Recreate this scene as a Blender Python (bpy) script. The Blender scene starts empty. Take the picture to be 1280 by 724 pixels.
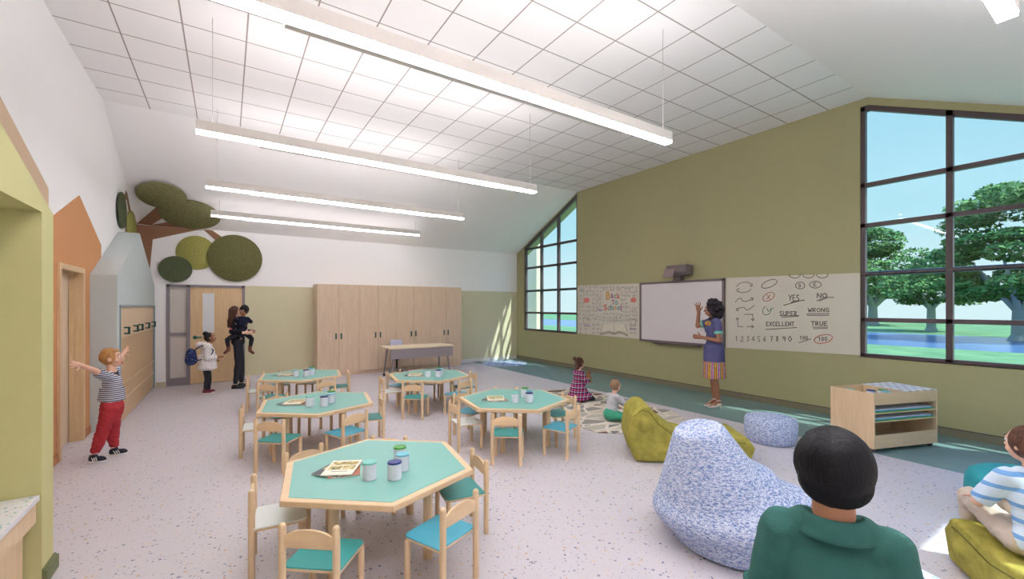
import bpy, bmesh, math, random
from mathutils import Vector as V, Matrix as M, noise as mnoise
random.seed(7)
PI = math.pi
SC = bpy.context.scene
COL = SC.collection
TMP = bpy.data.scenes.new('workbench')
R = math.radians

# ------------------------------------------------------------------ helpers
def lin(c):
    def f(x):
        x /= 255.0
        return x/12.92 if x <= .04045 else ((x+.055)/1.055)**2.4
    return (f(c[0]), f(c[1]), f(c[2]), 1.0)

class Nt:
    """small node-tree helper"""
    def __init__(s, name):
        s.m = bpy.data.materials.new(name); s.m.use_nodes = True
        s.t = s.m.node_tree; s.b = s.t.nodes['Principled BSDF']
    def n(s, kind, **kw):
        nd = s.t.nodes.new(kind)
        for k, v in kw.items():
            if k.startswith('i_'):
                nd.inputs[k[2:].replace('_', ' ')].default_value = v
            else: setattr(nd, k, v)
        return nd
    def l(s, a, b): s.t.links.new(a, b)
    def math(s, op, a, b=None, c=None):
        nd = s.n('ShaderNodeMath', operation=op)
        for i, x in enumerate((a, b, c)):
            if x is None: continue
            if isinstance(x, (int, float)): nd.inputs[i].default_value = x
            else: s.l(x, nd.inputs[i])
        return nd.outputs[0]
    def mix(s, f, a, b):
        nd = s.n('ShaderNodeMix', data_type='RGBA')
        for i, x in ((0, f), (6, a), (7, b)):
            if isinstance(x, (int, float, tuple)): nd.inputs[i].default_value = x
            else: s.l(x, nd.inputs[i])
        return nd.outputs[2]
    def coord(s, scale=(1, 1, 1), kind='Object', rot=(0, 0, 0), loc=(0, 0, 0)):
        tc = s.n('ShaderNodeTexCoord'); mp = s.n('ShaderNodeMapping')
        mp.inputs['Scale'].default_value = scale; mp.inputs['Rotation'].default_value = rot
        mp.inputs['Location'].default_value = loc
        s.l(tc.outputs[kind], mp.inputs[0]); return mp.outputs[0]
    def noise(s, vec, scale, detail=3, rough=.5, dist=0):
        nd = s.n('ShaderNodeTexNoise'); nd.inputs['Scale'].default_value = scale
        nd.inputs['Detail'].default_value = detail; nd.inputs['Roughness'].default_value = rough
        nd.inputs['Distortion'].default_value = dist
        s.l(vec, nd.inputs['Vector']); return nd.outputs['Fac']
    def ramp(s, f, stops, interp='LINEAR'):
        nd = s.n('ShaderNodeValToRGB'); cr = nd.color_ramp; cr.interpolation = interp
        while len(cr.elements) < len(stops): cr.elements.new(.5)
        for e, (p, c) in zip(cr.elements, stops): e.position = p; e.color = c
        s.l(f, nd.inputs[0]); return nd.outputs[0]
    def bump(s, h, strength=.3, dist=.01):
        nd = s.n('ShaderNodeBump'); nd.inputs['Strength'].default_value = strength
        nd.inputs['Distance'].default_value = dist
        s.l(h, nd.inputs['Height']); s.l(nd.outputs[0], s.b.inputs['Normal'])
    def col(s, c, rough=.6, metal=0, spec=.5):
        if isinstance(c, tuple): s.b.inputs['Base Color'].default_value = c
        else: s.l(c, s.b.inputs['Base Color'])
        s.b.inputs['Roughness'].default_value = rough; s.b.inputs['Metallic'].default_value = metal
        s.b.inputs['Specular IOR Level'].default_value = spec
        return s.m

_cache = {}
def plain(name, rgb, rough=.6, metal=0, var=.04, bump=0, spec=.4, scale=8):
    if name in _cache: return _cache[name]
    t = Nt(name); c = lin(rgb)
    f = t.noise(t.coord(), scale, 3)
    lo = tuple(x*(1-var) for x in c[:3])+(1,); hi = tuple(min(1, x*(1+var)) for x in c[:3])+(1,)
    cc = t.mix(f, lo, hi)
    if bump: t.bump(t.noise(t.coord(), 180, 2), bump, .004)
    _cache[name] = t.col(cc, rough, metal, spec); return _cache[name]

def wood(name, light, dark, axis='Z', scale=1.0, rough=.45):
    if name in _cache: return _cache[name]
    t = Nt(name)
    k = {'Z': (9, 9, .55), 'X': (.55, 9, 9), 'Y': (9, .55, 9)}[axis]
    v = t.coord(tuple(a*scale for a in k))
    f = t.noise(v, 3.5, 5, .6, .6)
    v2 = t.coord(tuple(a*scale*3.5 for a in k))
    g = t.noise(v2, 6, 3, .6)
    s = t.math('ADD', t.math('MULTIPLY', f, .65), t.math('MULTIPLY', g, .35))
    c = t.ramp(s, [(.3, lin(dark)), (.5, lin(tuple((a+b)/2 for a, b in zip(light, dark)))), (.68, lin(light))])
    t.bump(g, .06, .002)
    _cache[name] = t.col(c, rough, 0, .35); return _cache[name]

def emis(name, rgb, strength):
    t = Nt(name); t.col((.8, .8, .8, 1), .5)
    t.b.inputs['Emission Color'].default_value = lin(rgb); t.b.inputs['Emission Strength'].default_value = strength
    return t.m

class MB:
    """mesh builder: collects shapes into one bmesh"""
    def __init__(s): s.b = bmesh.new(); s.mats = []; s.cur = 0
    def _mk(s, faces):
        for f in faces: f.material_index = s.cur
    def mat(s, m):
        if m not in s.mats: s.mats.append(m)
        s.cur = s.mats.index(m); return s
    def poly(s, pts):
        f = s.b.faces.new([s.b.verts.new(p) for p in pts]); s._mk([f]); return s
    def box(s, x0, x1, y0, y1, z0, z1, mtx=None, bev=0):
        vs = [s.b.verts.new(V((x, y, z)) if mtx is None else mtx @ V((x, y, z))) for x in (x0, x1) for y in (y0, y1) for z in (z0, z1)]
        fs = [s.b.faces.new([vs[i] for i in q]) for q in ((0, 1, 3, 2), (4, 6, 7, 5), (0, 4, 5, 1), (2, 3, 7, 6), (0, 2, 6, 4), (1, 5, 7, 3))]
        s._mk(fs)
        if bev:
            es = list({e for f in fs for e in f.edges})
            r = bmesh.ops.bevel(s.b, geom=es, offset=bev, segments=2, affect='EDGES', profile=.6)
            s._mk(r['faces'])
        return s
    def prism(s, pts, a, b, axis='z', bev=0):
        """extrude 2-D outline between a and b along axis"""
        def P(p, h): return {'z': (p[0], p[1], h), 'x': (h, p[0], p[1]), 'y': (p[0], h, p[1])}[axis]
        lo = [s.b.verts.new(P(p, a)) for p in pts]; hi = [s.b.verts.new(P(p, b)) for p in pts]
        n = len(pts); fs = [s.b.faces.new(lo), s.b.faces.new(hi)]
        for i in range(n): fs.append(s.b.faces.new([lo[i], lo[(i+1) % n], hi[(i+1) % n], hi[i]]))
        s._mk(fs)
        if bev:
            es = list({e for f in fs[:2] for e in f.edges})
            r = bmesh.ops.bevel(s.b, geom=es, offset=bev, segments=2, affect='EDGES', profile=.5)
            s._mk(r['faces'])
        return s
    def cone(s, p0, r0, p1, r1, seg=14, caps=True, round_=0, squash=None):
        """tapered tube; round_ adds hemispheres at: 1 = end p1, 2 = both"""
        p0 = V(p0); p1 = V(p1); d = (p1-p0)
        if d.length < 1e-6: d = V((0, 0, 1e-5))
        z = d.normalized(); x = z.orthogonal().normalized(); y = z.cross(x)
        rings = []
        def ring(c, r): rings.append([s.b.verts.new(c+x*(r*math.cos(2*PI*i/seg))+y*(r*math.sin(2*PI*i/seg))) for i in range(seg)])
        if round_ == 2:
            for k in (1, 2, 3): a = PI/2*(1-k/4.0); ring(p0-z*(r0*math.sin(a)), max(1e-4, r0*math.cos(a)))
        ring(p0, r0); ring(p1, r1)
        if round_:
            for k in (1, 2, 3): a = PI/2*k/4.0; ring(p1+z*(r1*math.sin(a)), max(1e-4, r1*math.cos(a)))
        fs = []
        for A, B in zip(rings, rings[1:]):
            for i in range(seg): fs.append(s.b.faces.new([A[i], A[(i+1) % seg], B[(i+1) % seg], B[i]]))
        if caps:
            fs.append(s.b.faces.new(rings[0][::-1])); fs.append(s.b.faces.new(rings[-1]))
        s._mk(fs); return s
    def tube(s, pts, r, seg=10):
        for a, b in zip(pts, pts[1:]): s.cone(a, r, b, r, seg, True, 2)
        return s
    def ell(s, c, rad, rot=None, seg=20, ringn=12):
        c = V(c); m = M.Translation(c)
        if rot is not None: m = m @ rot.to_4x4()
        m = m @ M.Diagonal((rad[0], rad[1], rad[2], 1))
        before = set(s.b.faces)
        bmesh.ops.create_uvsphere(s.b, u_segments=seg, v_segments=ringn, radius=1, matrix=m)
        s._mk([f for f in s.b.faces if f not in before]); return s
    def lathe(s, prof, c=(0, 0, 0), seg=28, sx=1, sy=1):
        rings = [[s.b.verts.new((c[0]+r*sx*math.cos(2*PI*i/seg), c[1]+r*sy*math.sin(2*PI*i/seg), c[2]+z)) for i in range(seg)] for r, z in prof]
        fs = []
        for A, B in zip(rings, rings[1:]):
            for i in range(seg): fs.append(s.b.faces.new([A[i], A[(i+1) % seg], B[(i+1) % seg], B[i]]))
        fs.append(s.b.faces.new(rings[0][::-1])); fs.append(s.b.faces.new(rings[-1])); s._mk(fs); return s
    def grid(s, fn, nu, nv, close_u=False):
        vs = [[s.b.verts.new(fn(i/(nu if close_u else nu-1), j/(nv-1))) for i in range(nu)] for j in range(nv)]
        fs = []
        for j in range(nv-1):
            for i in range(nu if close_u else nu-1):
                i2 = (i+1) % nu
                fs.append(s.b.faces.new([vs[j][i], vs[j][i2], vs[j+1][i2], vs[j+1][i]]))
        s._mk(fs); return s
    def build(s, name, mat=None, parent=None, smooth=False, loc=None, rz=0, autos=None, norm=True, voxel=0, sm=4, disp=None):
        if norm: bmesh.ops.recalc_face_normals(s.b, faces=s.b.faces)
        me = bpy.data.meshes.new(name); s.b.to_mesh(me); s.b.free()
        ms = s.mats if s.mats else ([mat] if mat else [])
        for m in ms: me.materials.append(m)
        o = bpy.data.objects.new(name, me); COL.objects.link(o)
        if voxel:
            md = o.modifiers.new('r', 'REMESH'); md.mode = 'VOXEL'; md.voxel_size = voxel; md.use_smooth_shade = True
            if sm: q = o.modifiers.new('s', 'SMOOTH'); q.iterations = sm; q.factor = .5
            COL.objects.unlink(o); TMP.collection.objects.link(o)
            with bpy.context.temp_override(scene=TMP, view_layer=TMP.view_layers[0]):
                dg = bpy.context.evaluated_depsgraph_get(); dg.update()
                me2 = bpy.data.meshes.new_from_object(o.evaluated_get(dg))
            TMP.collection.objects.unlink(o); COL.objects.link(o)
            o.modifiers.clear(); o.data = me2; bpy.data.meshes.remove(me); me = me2; me.name = name
            if len(me.materials) == 0:
                for m in ms: me.materials.append(m)
            if disp:
                for v in me.vertices:
                    v.co += V(v.normal)*disp(v.co)
            smooth = True
        if smooth:
            for p in me.polygons: p.use_smooth = True
        if autos is not None:
            for p in me.polygons: p.use_smooth = True
            try: me.set_sharp_from_angle(angle=R(autos))
            except Exception: pass
        if parent is not None: o.parent = parent
        if loc is not None: o.location = loc
        if rz: o.rotation_euler = (0, 0, rz)
        return o

def tag(o, label=None, cat=None, group=None, kind=None):
    if label: o['label'] = label
    if cat: o['category'] = cat
    if group: o['group'] = group
    if kind: o['kind'] = kind
    return o
def thing(name, label, cat, loc=(0, 0, 0), rz=0, group=None):
    o = bpy.data.objects.new(name, None); COL.objects.link(o); o.empty_display_size = .1
    o.location = loc; o.rotation_euler = (0, 0, rz); return tag(o, label, cat, group)
def struct(o): o['kind'] = 'structure'; return o
def dup(root, loc, rz, label, group=None):
    r = root.copy(); COL.objects.link(r); r.location = loc; r.rotation_euler = (0, 0, rz); r['label'] = label
    if group: r['group'] = group
    for ch in list(root.children):
        c = ch.copy(); COL.objects.link(c); c.parent = r
        for g in list(ch.children):
            d = g.copy(); COL.objects.link(d); d.parent = c
    return r
def recolor(root, part, mat):
    for ch in root.children:
        if ch.name.split('.')[0] == part:
            ch.data = ch.data.copy(); ch.data.materials.clear(); ch.data.materials.append(mat)

# ------------------------------------------------------------------ camera
H = 1.7
cam = bpy.data.cameras.new('camera'); co = bpy.data.objects.new('camera', cam); COL.objects.link(co)
co.location = (0, 0, H); co.rotation_euler = (PI/2, 0, R(-33.4))
cam.sensor_width = 36; cam.lens = 36*540/1280; cam.shift_y = 21/1280; cam.clip_start = .05; cam.clip_end = 500
SC.camera = co
SC.view_settings.view_transform = 'Standard'; SC.view_settings.look = 'None'
SC.view_settings.gamma = 1; SC.view_settings.use_curve_mapping = False; SC.view_settings.exposure = 0.7

# ------------------------------------------------------------------ materials
WHITE = plain('white_paint', (249, 244, 243), .85, var=.01, spec=.2)
OLIVE = plain('olive_wall_paint', (174, 168, 128), .8, var=.03, spec=.25)
PALE = plain('pale_olive_paint', (216, 207, 174), .8, var=.02, spec=.25)
PORTAL = plain('lime_olive_paint', (200, 193, 140), .8, var=.02, spec=.25)
ORANGE = plain('terracotta_paint', (208, 148, 102), .8, var=.02, spec=.25)
TAN = plain('tan_paint', (209, 180, 152), .8, var=.02, spec=.25)
MISTY = plain('misty_grey_blue_paint', (196, 203, 202), .7, var=.02, spec=.3)
SKIRT_G = plain('grey_olive_skirting', (128, 122, 100), .6)
SKIRT_W = plain('white_skirting', (228, 222, 222), .6)
FRAME = plain('plum_brown_window_frame', (86, 72, 74), .45)
GREYMET = plain('mauve_grey_metal', (140, 130, 136), .45)
TAUPE = plain('taupe_metal', (120, 106, 108), .45)
MAPLE = wood('pale_maple', (233, 206, 170), (217, 184, 146), 'Z')
MAPLEX = wood('pale_maple_across', (233, 204, 166), (218, 184, 144), 'X')
CABW = wood('cabinet_oak', (228, 204, 180), (206, 178, 150), 'Z')
DOORW = wood('door_maple', (226, 196, 156), (205, 170, 128), 'Z')
LOCKW = wood('locker_veneer', (214, 182, 142), (194, 158, 118), 'Z')
LOCKL = wood('locker_light_veneer', (230, 204, 172), (216, 186, 152), 'Z')
DGREEN = plain('dark_green_pull', (45, 88, 80), .4)
CHROME = plain('brushed_steel', (190, 190, 196), .3, .8)
BLACK = plain('black_plastic', (24, 24, 28), .5)

def m_floor():
    t = Nt('terrazzo_floor')
    v = t.coord()
    nz = t.n('ShaderNodeTexNoise'); nz.inputs['Scale'].default_value = 45; t.l(v, nz.inputs['Vector'])
    add = t.n('ShaderNodeVectorMath', operation='MULTIPLY_ADD'); t.l(nz.outputs['Color'], add.inputs[0])
    add.inputs[1].default_value = (.022, .022, 0); t.l(v, add.inputs[2])
    base = lin((206, 199, 205)); c = base
    for sc, th, stops in ((33, .36, [(0, lin((118, 122, 150))), (.35, lin((205, 165, 130))), (.55, lin((140, 138, 158))), (.8, lin((215, 190, 160)))]),
                          (66, .30, [(0, lin((160, 155, 172))), (.4, lin((212, 185, 160))), (.7, lin((126, 128, 152)))])):
        vo = t.n('ShaderNodeTexVoronoi'); vo.inputs['Scale'].default_value = sc; t.l(add.outputs[0], vo.inputs['Vector'])
        sep = t.n('ShaderNodeSeparateColor'); t.l(vo.outputs['Color'], sep.inputs[0])
        thr = t.math('MULTIPLY', t.math('POWER', sep.outputs[0], 1.6), th)
        mask = t.math('LESS_THAN', vo.outputs['Distance'], thr)
        chip = t.ramp(sep.outputs[1], stops, 'CONSTANT')
        c = t.mix(mask, c, chip)
    return t.col(c, .38, 0, .35)
FLOORM = m_floor()
TURF = plain('sage_green_rubber_flooring', (118, 144, 140), .5, var=.05)

def m_ceiling():
    t = Nt('ceiling_tiles'); tc = t.n('ShaderNodeTexCoord'); sp = t.n('ShaderNodeSeparateXYZ'); t.l(tc.outputs['Object'], sp.inputs[0])
    ms = []
    for out, off in ((sp.outputs[0], 7.345), (sp.outputs[1], 2.932)):
        f = t.math('FRACT', t.math('ADD', t.math('DIVIDE', t.math('SUBTRACT', out, off), .5965), 40.012))
        ms.append(t.math('LESS_THAN', f, .026))
    m = t.math('MAXIMUM', ms[0], ms[1])
    n = t.noise(t.coord(), 120, 2)
    c = t.mix(m, t.mix(n, lin((244, 239, 238)), lin((250, 245, 244))), lin((168, 154, 150)))
    return t.col(c, .9, 0, .1)
CEILM = m_ceiling()

def m_glass():
    t = Nt('window_glass'); t.t.nodes.remove(t.b)
    tr = t.n('ShaderNodeBsdfTransparent'); tr.inputs[0].default_value = (.86, .97, .985, 1)
    gl = t.n('ShaderNodeBsdfGlossy'); gl.inputs['Roughness'].default_value = .02
    lw_ = t.n('ShaderNodeLayerWeight'); lw_.inputs[0].default_value = .5
    fr = t.math('ADD', t.math('MULTIPLY', t.math('POWER', lw_.outputs['Facing'], 5), .45), .02)
    mx = t.n('ShaderNodeMixShader'); t.l(fr, mx.inputs[0]); t.l(tr.outputs[0], mx.inputs[1]); t.l(gl.outputs[0], mx.inputs[2])
    t.l(mx.outputs[0], t.t.nodes['Material Output'].inputs[0]); return t.m
GLASS = m_glass()

# ------------------------------------------------------------------ room shell
XL, XR, YN, YF, ZC, ZE = -1.55, 7.893, -.49, 11.686, 4.786, 3.40
F1, F2 = 8.765, 2.431                    # folds of the ceiling
SL = (ZC-ZE)/(YF-F1)
def ceil_z(y): return ZC-SL*max(0, y-F1, F2-y)
struct(MB().box(XL-.3, 6.24, YN-.2, YF+.2, -.1, 0).build('floor', FLOORM))
struct(MB().box(6.24, XR+.3, YN-.2, YF+.2, -.1, .001).build('floor', TURF))
# ceiling as three slabs
b = MB()
b.mat(CEILM).box(XL-.2, XR+.2, F2, F1, ZC, ZC+.15)
b.mat(WHITE)
b.prism([(F1, ZC), (YF+.2, ceil_z(YF+.2)), (YF+.2, ceil_z(YF+.2)+.15), (F1, ZC+.15)], XL-.2, XR+.2, 'x')
b.prism([(F2, ZC), (YN-.2, ceil_z(YN-.2)), (YN-.2, ceil_z(YN-.2)+.15), (F2, ZC+.15)], XL-.2, XR+.2, 'x')
struct(b.build('ceiling'))
# back wall: pale olive below, white above
b = MB(); b.mat(PALE).box(.34, XR, YF, YF+.2, 0, 2.17)
b.mat(WHITE).box(XL, -1.08, YF, YF+.2, 0, 2.17).box(XL, XR, YF, YF+.2, 2.17, ceil_z(YF)+.05)
b.box(-1.08, .34, YF+.12, YF+.2, 0, 2.17)
struct(b.build('wall_back'))
struct(MB().box(.34, 1.79, YF-.015, YF, 0, .1).box(5.59, XR, YF-.015, YF, 0, .1).build('baseboard_back', SKIRT_W))
struct(MB().box(-1.25, -1.09, YF-.015, YF, 0, .1).build('baseboard_back', wood('skirting_tan', (205, 190, 165), (195, 178, 150), 'X')))
# left wall with door opening 6.70..7.58
top = [(YN-.2, ceil_z(YN-.2)+.05), (F2, ZC+.05), (F1, ZC+.05), (YF+.2, ceil_z(YF+.2)+.05)]
b = MB(); b.mat(WHITE)
b.prism([(YN-.2, 0), (6.70, 0), (6.70, ZC+.05), (F2, ZC+.05), (YN-.2, ceil_z(YN-.2)+.05)], XL-.2, XL, 'x')
b.prism([(6.70, 2.13), (7.58, 2.13), (7.58, ZC+.05), (6.70, ZC+.05)], XL-.2, XL, 'x')
b.prism([(7.58, 0), (YF+.2, 0), (YF+.2, ceil_z(YF+.2)+.05), (F1, ZC+.05), (7.58, ZC+.05)], XL-.2, XL, 'x')
struct(b.build('wall_left'))
# painted house outlines on the left wall
TRM = lambda pts, m, x: struct(MB().prism(pts, XL, x, 'x').build('trim_1', m))
b = MB()
def house(y0, y1, zb, ze, zp, x1, m, hole=None):
    c = (y0+y1)/2
    if hole is None: return MB().prism([(y0, zb), (y1, zb), (y1, ze), (c, zp), (y0, ze)], XL, x1, 'x').build('trim_2', m)
    a, d, h = hole; q = MB()
    q.prism([(y0, 0), (a, 0), (a, h), (d, h), (d, 0), (y1, 0), (y1, ze), (c, zp), (y0, ze)], XL, x1, 'x'); return q.build('trim_1', m)
struct(house(6.385, 8.62, 0, 2.60, 3.09, XL+.006, ORANGE, (6.64, 7.64, 2.18)))
struct(house(.9, 6.378, 0, 2.92, 4.10, XL+.006, TAN))
# near wall; unseen window opening inferred from the floor sun streak, enlarged for daylight
zt = ceil_z(YN)+.02
b = MB(); b.box(XL, 3.4, YN-.2, YN, 0, zt).box(7.4, XR, YN-.2, YN, 0, zt).box(3.4, 7.4, YN-.2, YN, 0, .95).box(3.4, 7.4, YN-.2, YN, 2.6, zt)
struct(b.build('wall_near', WHITE))

# teaching wall with two raked windows
W1 = (8.775, 11.27); W2 = (-.08, 2.526); ZS = .955
def wtop(y): return ceil_z(y)-.035 if y > 5 else min(ceil_z(y)-.085, ZC-.11)
b = MB(); T = .13
def wp(pts): b.prism(pts, XR, XR+T, 'x')
wp([(YN-.2, 0), (YF+.2, 0), (YF+.2, ZS), (YN-.2, ZS)])
wp([(W2[1], ZS), (W1[0], ZS), (W1[0], ZC+.04), (W2[1], ZC+.04)])
wp([(W1[1], ZS), (YF+.2, ZS), (YF+.2, ceil_z(YF+.2)+.04), (W1[1], ceil_z(W1[1])+.04)])
wp([(YN-.2, ZS), (W2[0], ZS), (W2[0], ceil_z(W2[0])+.04), (YN-.2, ceil_z(YN-.2)+.04)])
wp([(W1[0], wtop(W1[0])), (W1[1], wtop(W1[1])), (W1[1], ceil_z(W1[1])+.04), (W1[0], ceil_z(W1[0])+.04)])
wp([(W2[0], wtop(W2[0])), (F2, wtop(F2)), (W2[1], wtop(F2)), (W2[1], ZC+.04), (F2, ZC+.04), (W2[0], ceil_z(W2[0])+.04)])
struct(b.build('wall_right', OLIVE))
b = MB(); b.mat(SKIRT_G).box(XR-.02, XR, YN, YF, 0, .1)
b.mat(plain('dark_groove', (70, 66, 52), .7)).box(XR-.014, XR, YN, YF, .1, .108)
struct(b.build('baseboard_right'))

def window(name, y0, y1, mulls):
    w = thing(name, None, None, (XR, 0, 0)); struct(w)
    fr = MB(); xa, xb = .02, .10; s = .033
    # bottom, sides, raked head
    fr.box(xa, xb, y0, y1, ZS, ZS+.045)
    for y in [y0+s/2+.005]+list(mulls)+[y1-s/2-.005]:
        fr.box(xa, xb, y-s, y+s, ZS, wtop(y)-.01)
    ys = [y0, y1] if y0 > 5 else [y0, F2, y1]
    for a, c in zip(ys, ys[1:]):
        fr.prism([(a, wtop(a)), (c, wtop(c)), (c, wtop(c)-.075), (a, wtop(a)-.075)], xa, xb, 'x')
    fr.build('window_frame', FRAME, w)
    tr = MB()
    for z in (1.5, 2.90, 3.50):
        ya, yb = y0, y1
        if y0 > 5: yb = min(y1, F1+(ZC-.035-z)/SL)
        else: ya = max(y0, F2-(ZC-.085-z)/SL)
        if yb-ya > .1: tr.box(xa, xb, ya, yb, z-.03, z+.03)
    tr.build('transom', FRAME, w)
    MB().cone((.055, y0, 2.18), .036, (.055, y1, 2.18), .036, 20).build('tie_bar', plain('dark_steel_tube', (92, 88, 92), .25, .9), w, autos=40)
    g = MB(); pts = [(y0, ZS), (y1, ZS)]+[(y, wtop(y)) for y in reversed(ys)]
    g.prism(pts, .075, .081, 'x').build('pane', GLASS, w)
    MB().box(-.0, .12, y0, y1, ZS-.012, ZS+.004).build('window_sill', FRAME, w)
    return w
window('window_1', W1[0], W1[1], (9.62, 10.42))
window('window_2', W2[0], W2[1], (1.575, .74))
w = struct(thing('window_3', None, None, (0, YN-.1, 0)))  # unseen window, sized for fill daylight; deep head trims the sun patch
MB().box(3.4, 7.4, -.03, .03, .95, 1.0).box(3.4, 7.4, -.03, .03, 2.35, 2.6).box(4.7, 4.76, -.03, .03, .95, 2.6).box(6.04, 6.1, -.03, .03, .95, 2.6).build('window_frame', FRAME, w)
MB().box(3.4, 7.4, -.005, .005, 1.0, 2.55).build('pane', GLASS, w)

# ------------------------------------------------------------------ doors
d = struct(thing('door_1', None, None, (0, YF, 0)))
f = MB()
f.box(-1.08, -1.02, -.02, .1, 0, 2.17).box(-.735, -.667, -.02, .1, 0, 2.17).box(.286, .34, -.02, .1, 0, 2.17)
f.box(-1.08, .34, -.02, .1, 2.115, 2.17).box(-1.02, -.735, -.015, .08, 1.065, 1.134).box(-1.02, -.735, -.015, .08, 0, .16)
f.build('door_frame', GREYMET, d)
SIDEG = plain('frosted_pane', (205, 196, 190), .3)
MB().box(-1.02, -.735, .03, .04, .16, 2.115).build('side_light', SIDEG, d)
lf = MB().box(-.667, .286, .0, .045, .01, 2.115).build('door_leaf', DOORW, d)
MB().box(-.45, -.24, -.006, .05, 1.115, 1.985).build('vision_panel', plain('bright_door_glass', (226, 226, 230), .2), lf)
hb = MB().cone((-.585, -.004, 1.02), .042, (-.585, -.016, 1.02), .04, 20).box(-.585, -.46, -.055, -.035, 1.005, 1.035, bev=.006)
hb.cone((-.585, -.01, 1.02), .014, (-.585, -.05, 1.02), .014)
hb.build('door_handle', plain('teal_green_handle', (52, 108, 96), .4), lf)

d = struct(thing('door_2', None, None, (XL, 0, 0)))
MB().box(-.14, .03, 6.64, 6.706, 0, 2.18).box(-.14, .03, 7.572, 7.64, 0, 2.18).box(-.14, .03, 6.706, 7.572, 2.118, 2.18)\
    .box(-.10, -.06, 7.545, 7.572, 0, 2.118).box(-.10, -.06, 6.706, 7.545, 2.085, 2.118).build('door_frame', DOORW, d)
lf = MB().box(-.15, -.105, 6.70, 7.58, .01, 2.12).build('door_leaf', CABW, d)
struct(MB().box(XL, XL+.02, 7.64, 7.98, 0, .1).box(XL, XL+.02, 6.385, 6.63, 0, .1).build('baseboard_left', plain('brown_orange_skirting', (178, 118, 72), .6)))

# ------------------------------------------------------------------ olive portal with counter niche
PX = -.94; PY0, PY1 = .9, 3.97
b = MB(); cpk = (PY0+PY1)/2; zpk = 2.293+.41*(PY1-PY0)/2
e1, e0 = 3.763, 1.1
b.prism([(PY0, 0), (e0, 0), (e0, 2.274), (e1, 2.274), (e1, 0), (PY1, 0), (PY1, 2.293), (cpk, zpk), (PY0, 2.293)], XL, PX, 'x')
b.box(XL, XL+.02, e0, e1, 0, 2.274)
struct(b.build('wall_niche', PORTAL))
SK2 = plain('dark_olive_skirting', (112, 116, 78), .6)
struct(MB().box(PX, PX+.022, e1, PY1+.022, 0, .085).box(PX, PX+.012, e1, PY1+.012, .085, .1).box(XL, PX, PY1, PY1+.022, 0, .085).build('baseboard_niche', SK2))

def m_counter():
    t = Nt('speckled_counter'); vo = t.n('ShaderNodeTexVoronoi'); vo.inputs['Scale'].default_value = 45; t.l(t.coord(), vo.inputs['Vector'])
    sep = t.n('ShaderNodeSeparateColor'); t.l(vo.outputs['Color'], sep.inputs[0])
    m = t.math('LESS_THAN', vo.outputs['Distance'], t.math('MULTIPLY', t.math('POWER', sep.outputs[0], 2.0), .42))
    c = t.mix(m, lin((232, 228, 232)), t.ramp(sep.outputs[1], [(0, lin((80, 170, 165))), (.5, lin((200, 180, 150))), (.75, lin((150, 200, 200)))], 'CONSTANT'))
    return t.col(c, .3)
w = thing('counter_unit', 'low pale wood sink counter with speckled white top inside the olive niche', 'counter', (XL+.02, 0, 0))
cd = .57
b = MB().box(.01, cd+.015, e0+.05, e1-.012, .528, .561, bev=.004); b.build('worktop', m_counter(), w)
MB().box(.01, cd, e0+.05, e1-.014, .40, .528).build('apron', MAPLE, w)
MB().box(.01, cd-.07, e0+.05, e1-.014, .06, .40).box(.01, cd-.12, e0+.05, e1-.014, 0, .06).build('cabinet_body', CABW, w)
for i in range(4):
    ya = e1-.03-.63*(i+1); dd = MB().box(cd-.068, cd-.048, ya+.005, ya+.62, .07, .385, bev=.003).build('door', MAPLE, w)
    MB().box(cd-.048, cd-.024, ya+.05, ya+.065, .28, .36, bev=.003).build('handle', DGREEN, dd)

# ------------------------------------------------------------------ grey house-shaped locker surround
LX = -1.268; LY0, LY1 = 7.985, YF-.016
cy = (LY0+LY1)/2
w = thing('locker_surround', 'pale grey-blue house-shaped box built around the wooden lockers', 'locker surround', (LX, 0, 0))
b = MB()
fy0, fy1, fz = 8.16, 11.60, 1.70
b.prism([(LY0, 0), (fy0, 0), (fy0, fz), (fy1, fz), (fy1, 0), (LY1, 0), (LY1, 2.13), (cy, 2.97), (LY0, 2.13)], XL-LX+.006, 0, 'x')
b.build('house_shell', MISTY, w)
SURF = plain('blue_grey_locker_trim', (140, 156, 158), .5)
MB().box(-.02, .012, fy0-.02, fy0+.025, 0, fz+.02).box(-.02, .012, fy1-.02, fy1+.03, 0, fz+.02).box(-.02, .012, fy0, fy1, fz-.012, fz+.02).build('edge_trim', SURF, w)
MB().box(0, .012, LY0, fy0-.02, 0, .1).box(XL-LX+.006, .012, LY0-.012, LY0, 0, .1).build('skirting', MISTY, w)
nl = 9; lw = (fy1-fy0-.06)/nl
proto = None; hooks = []
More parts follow.
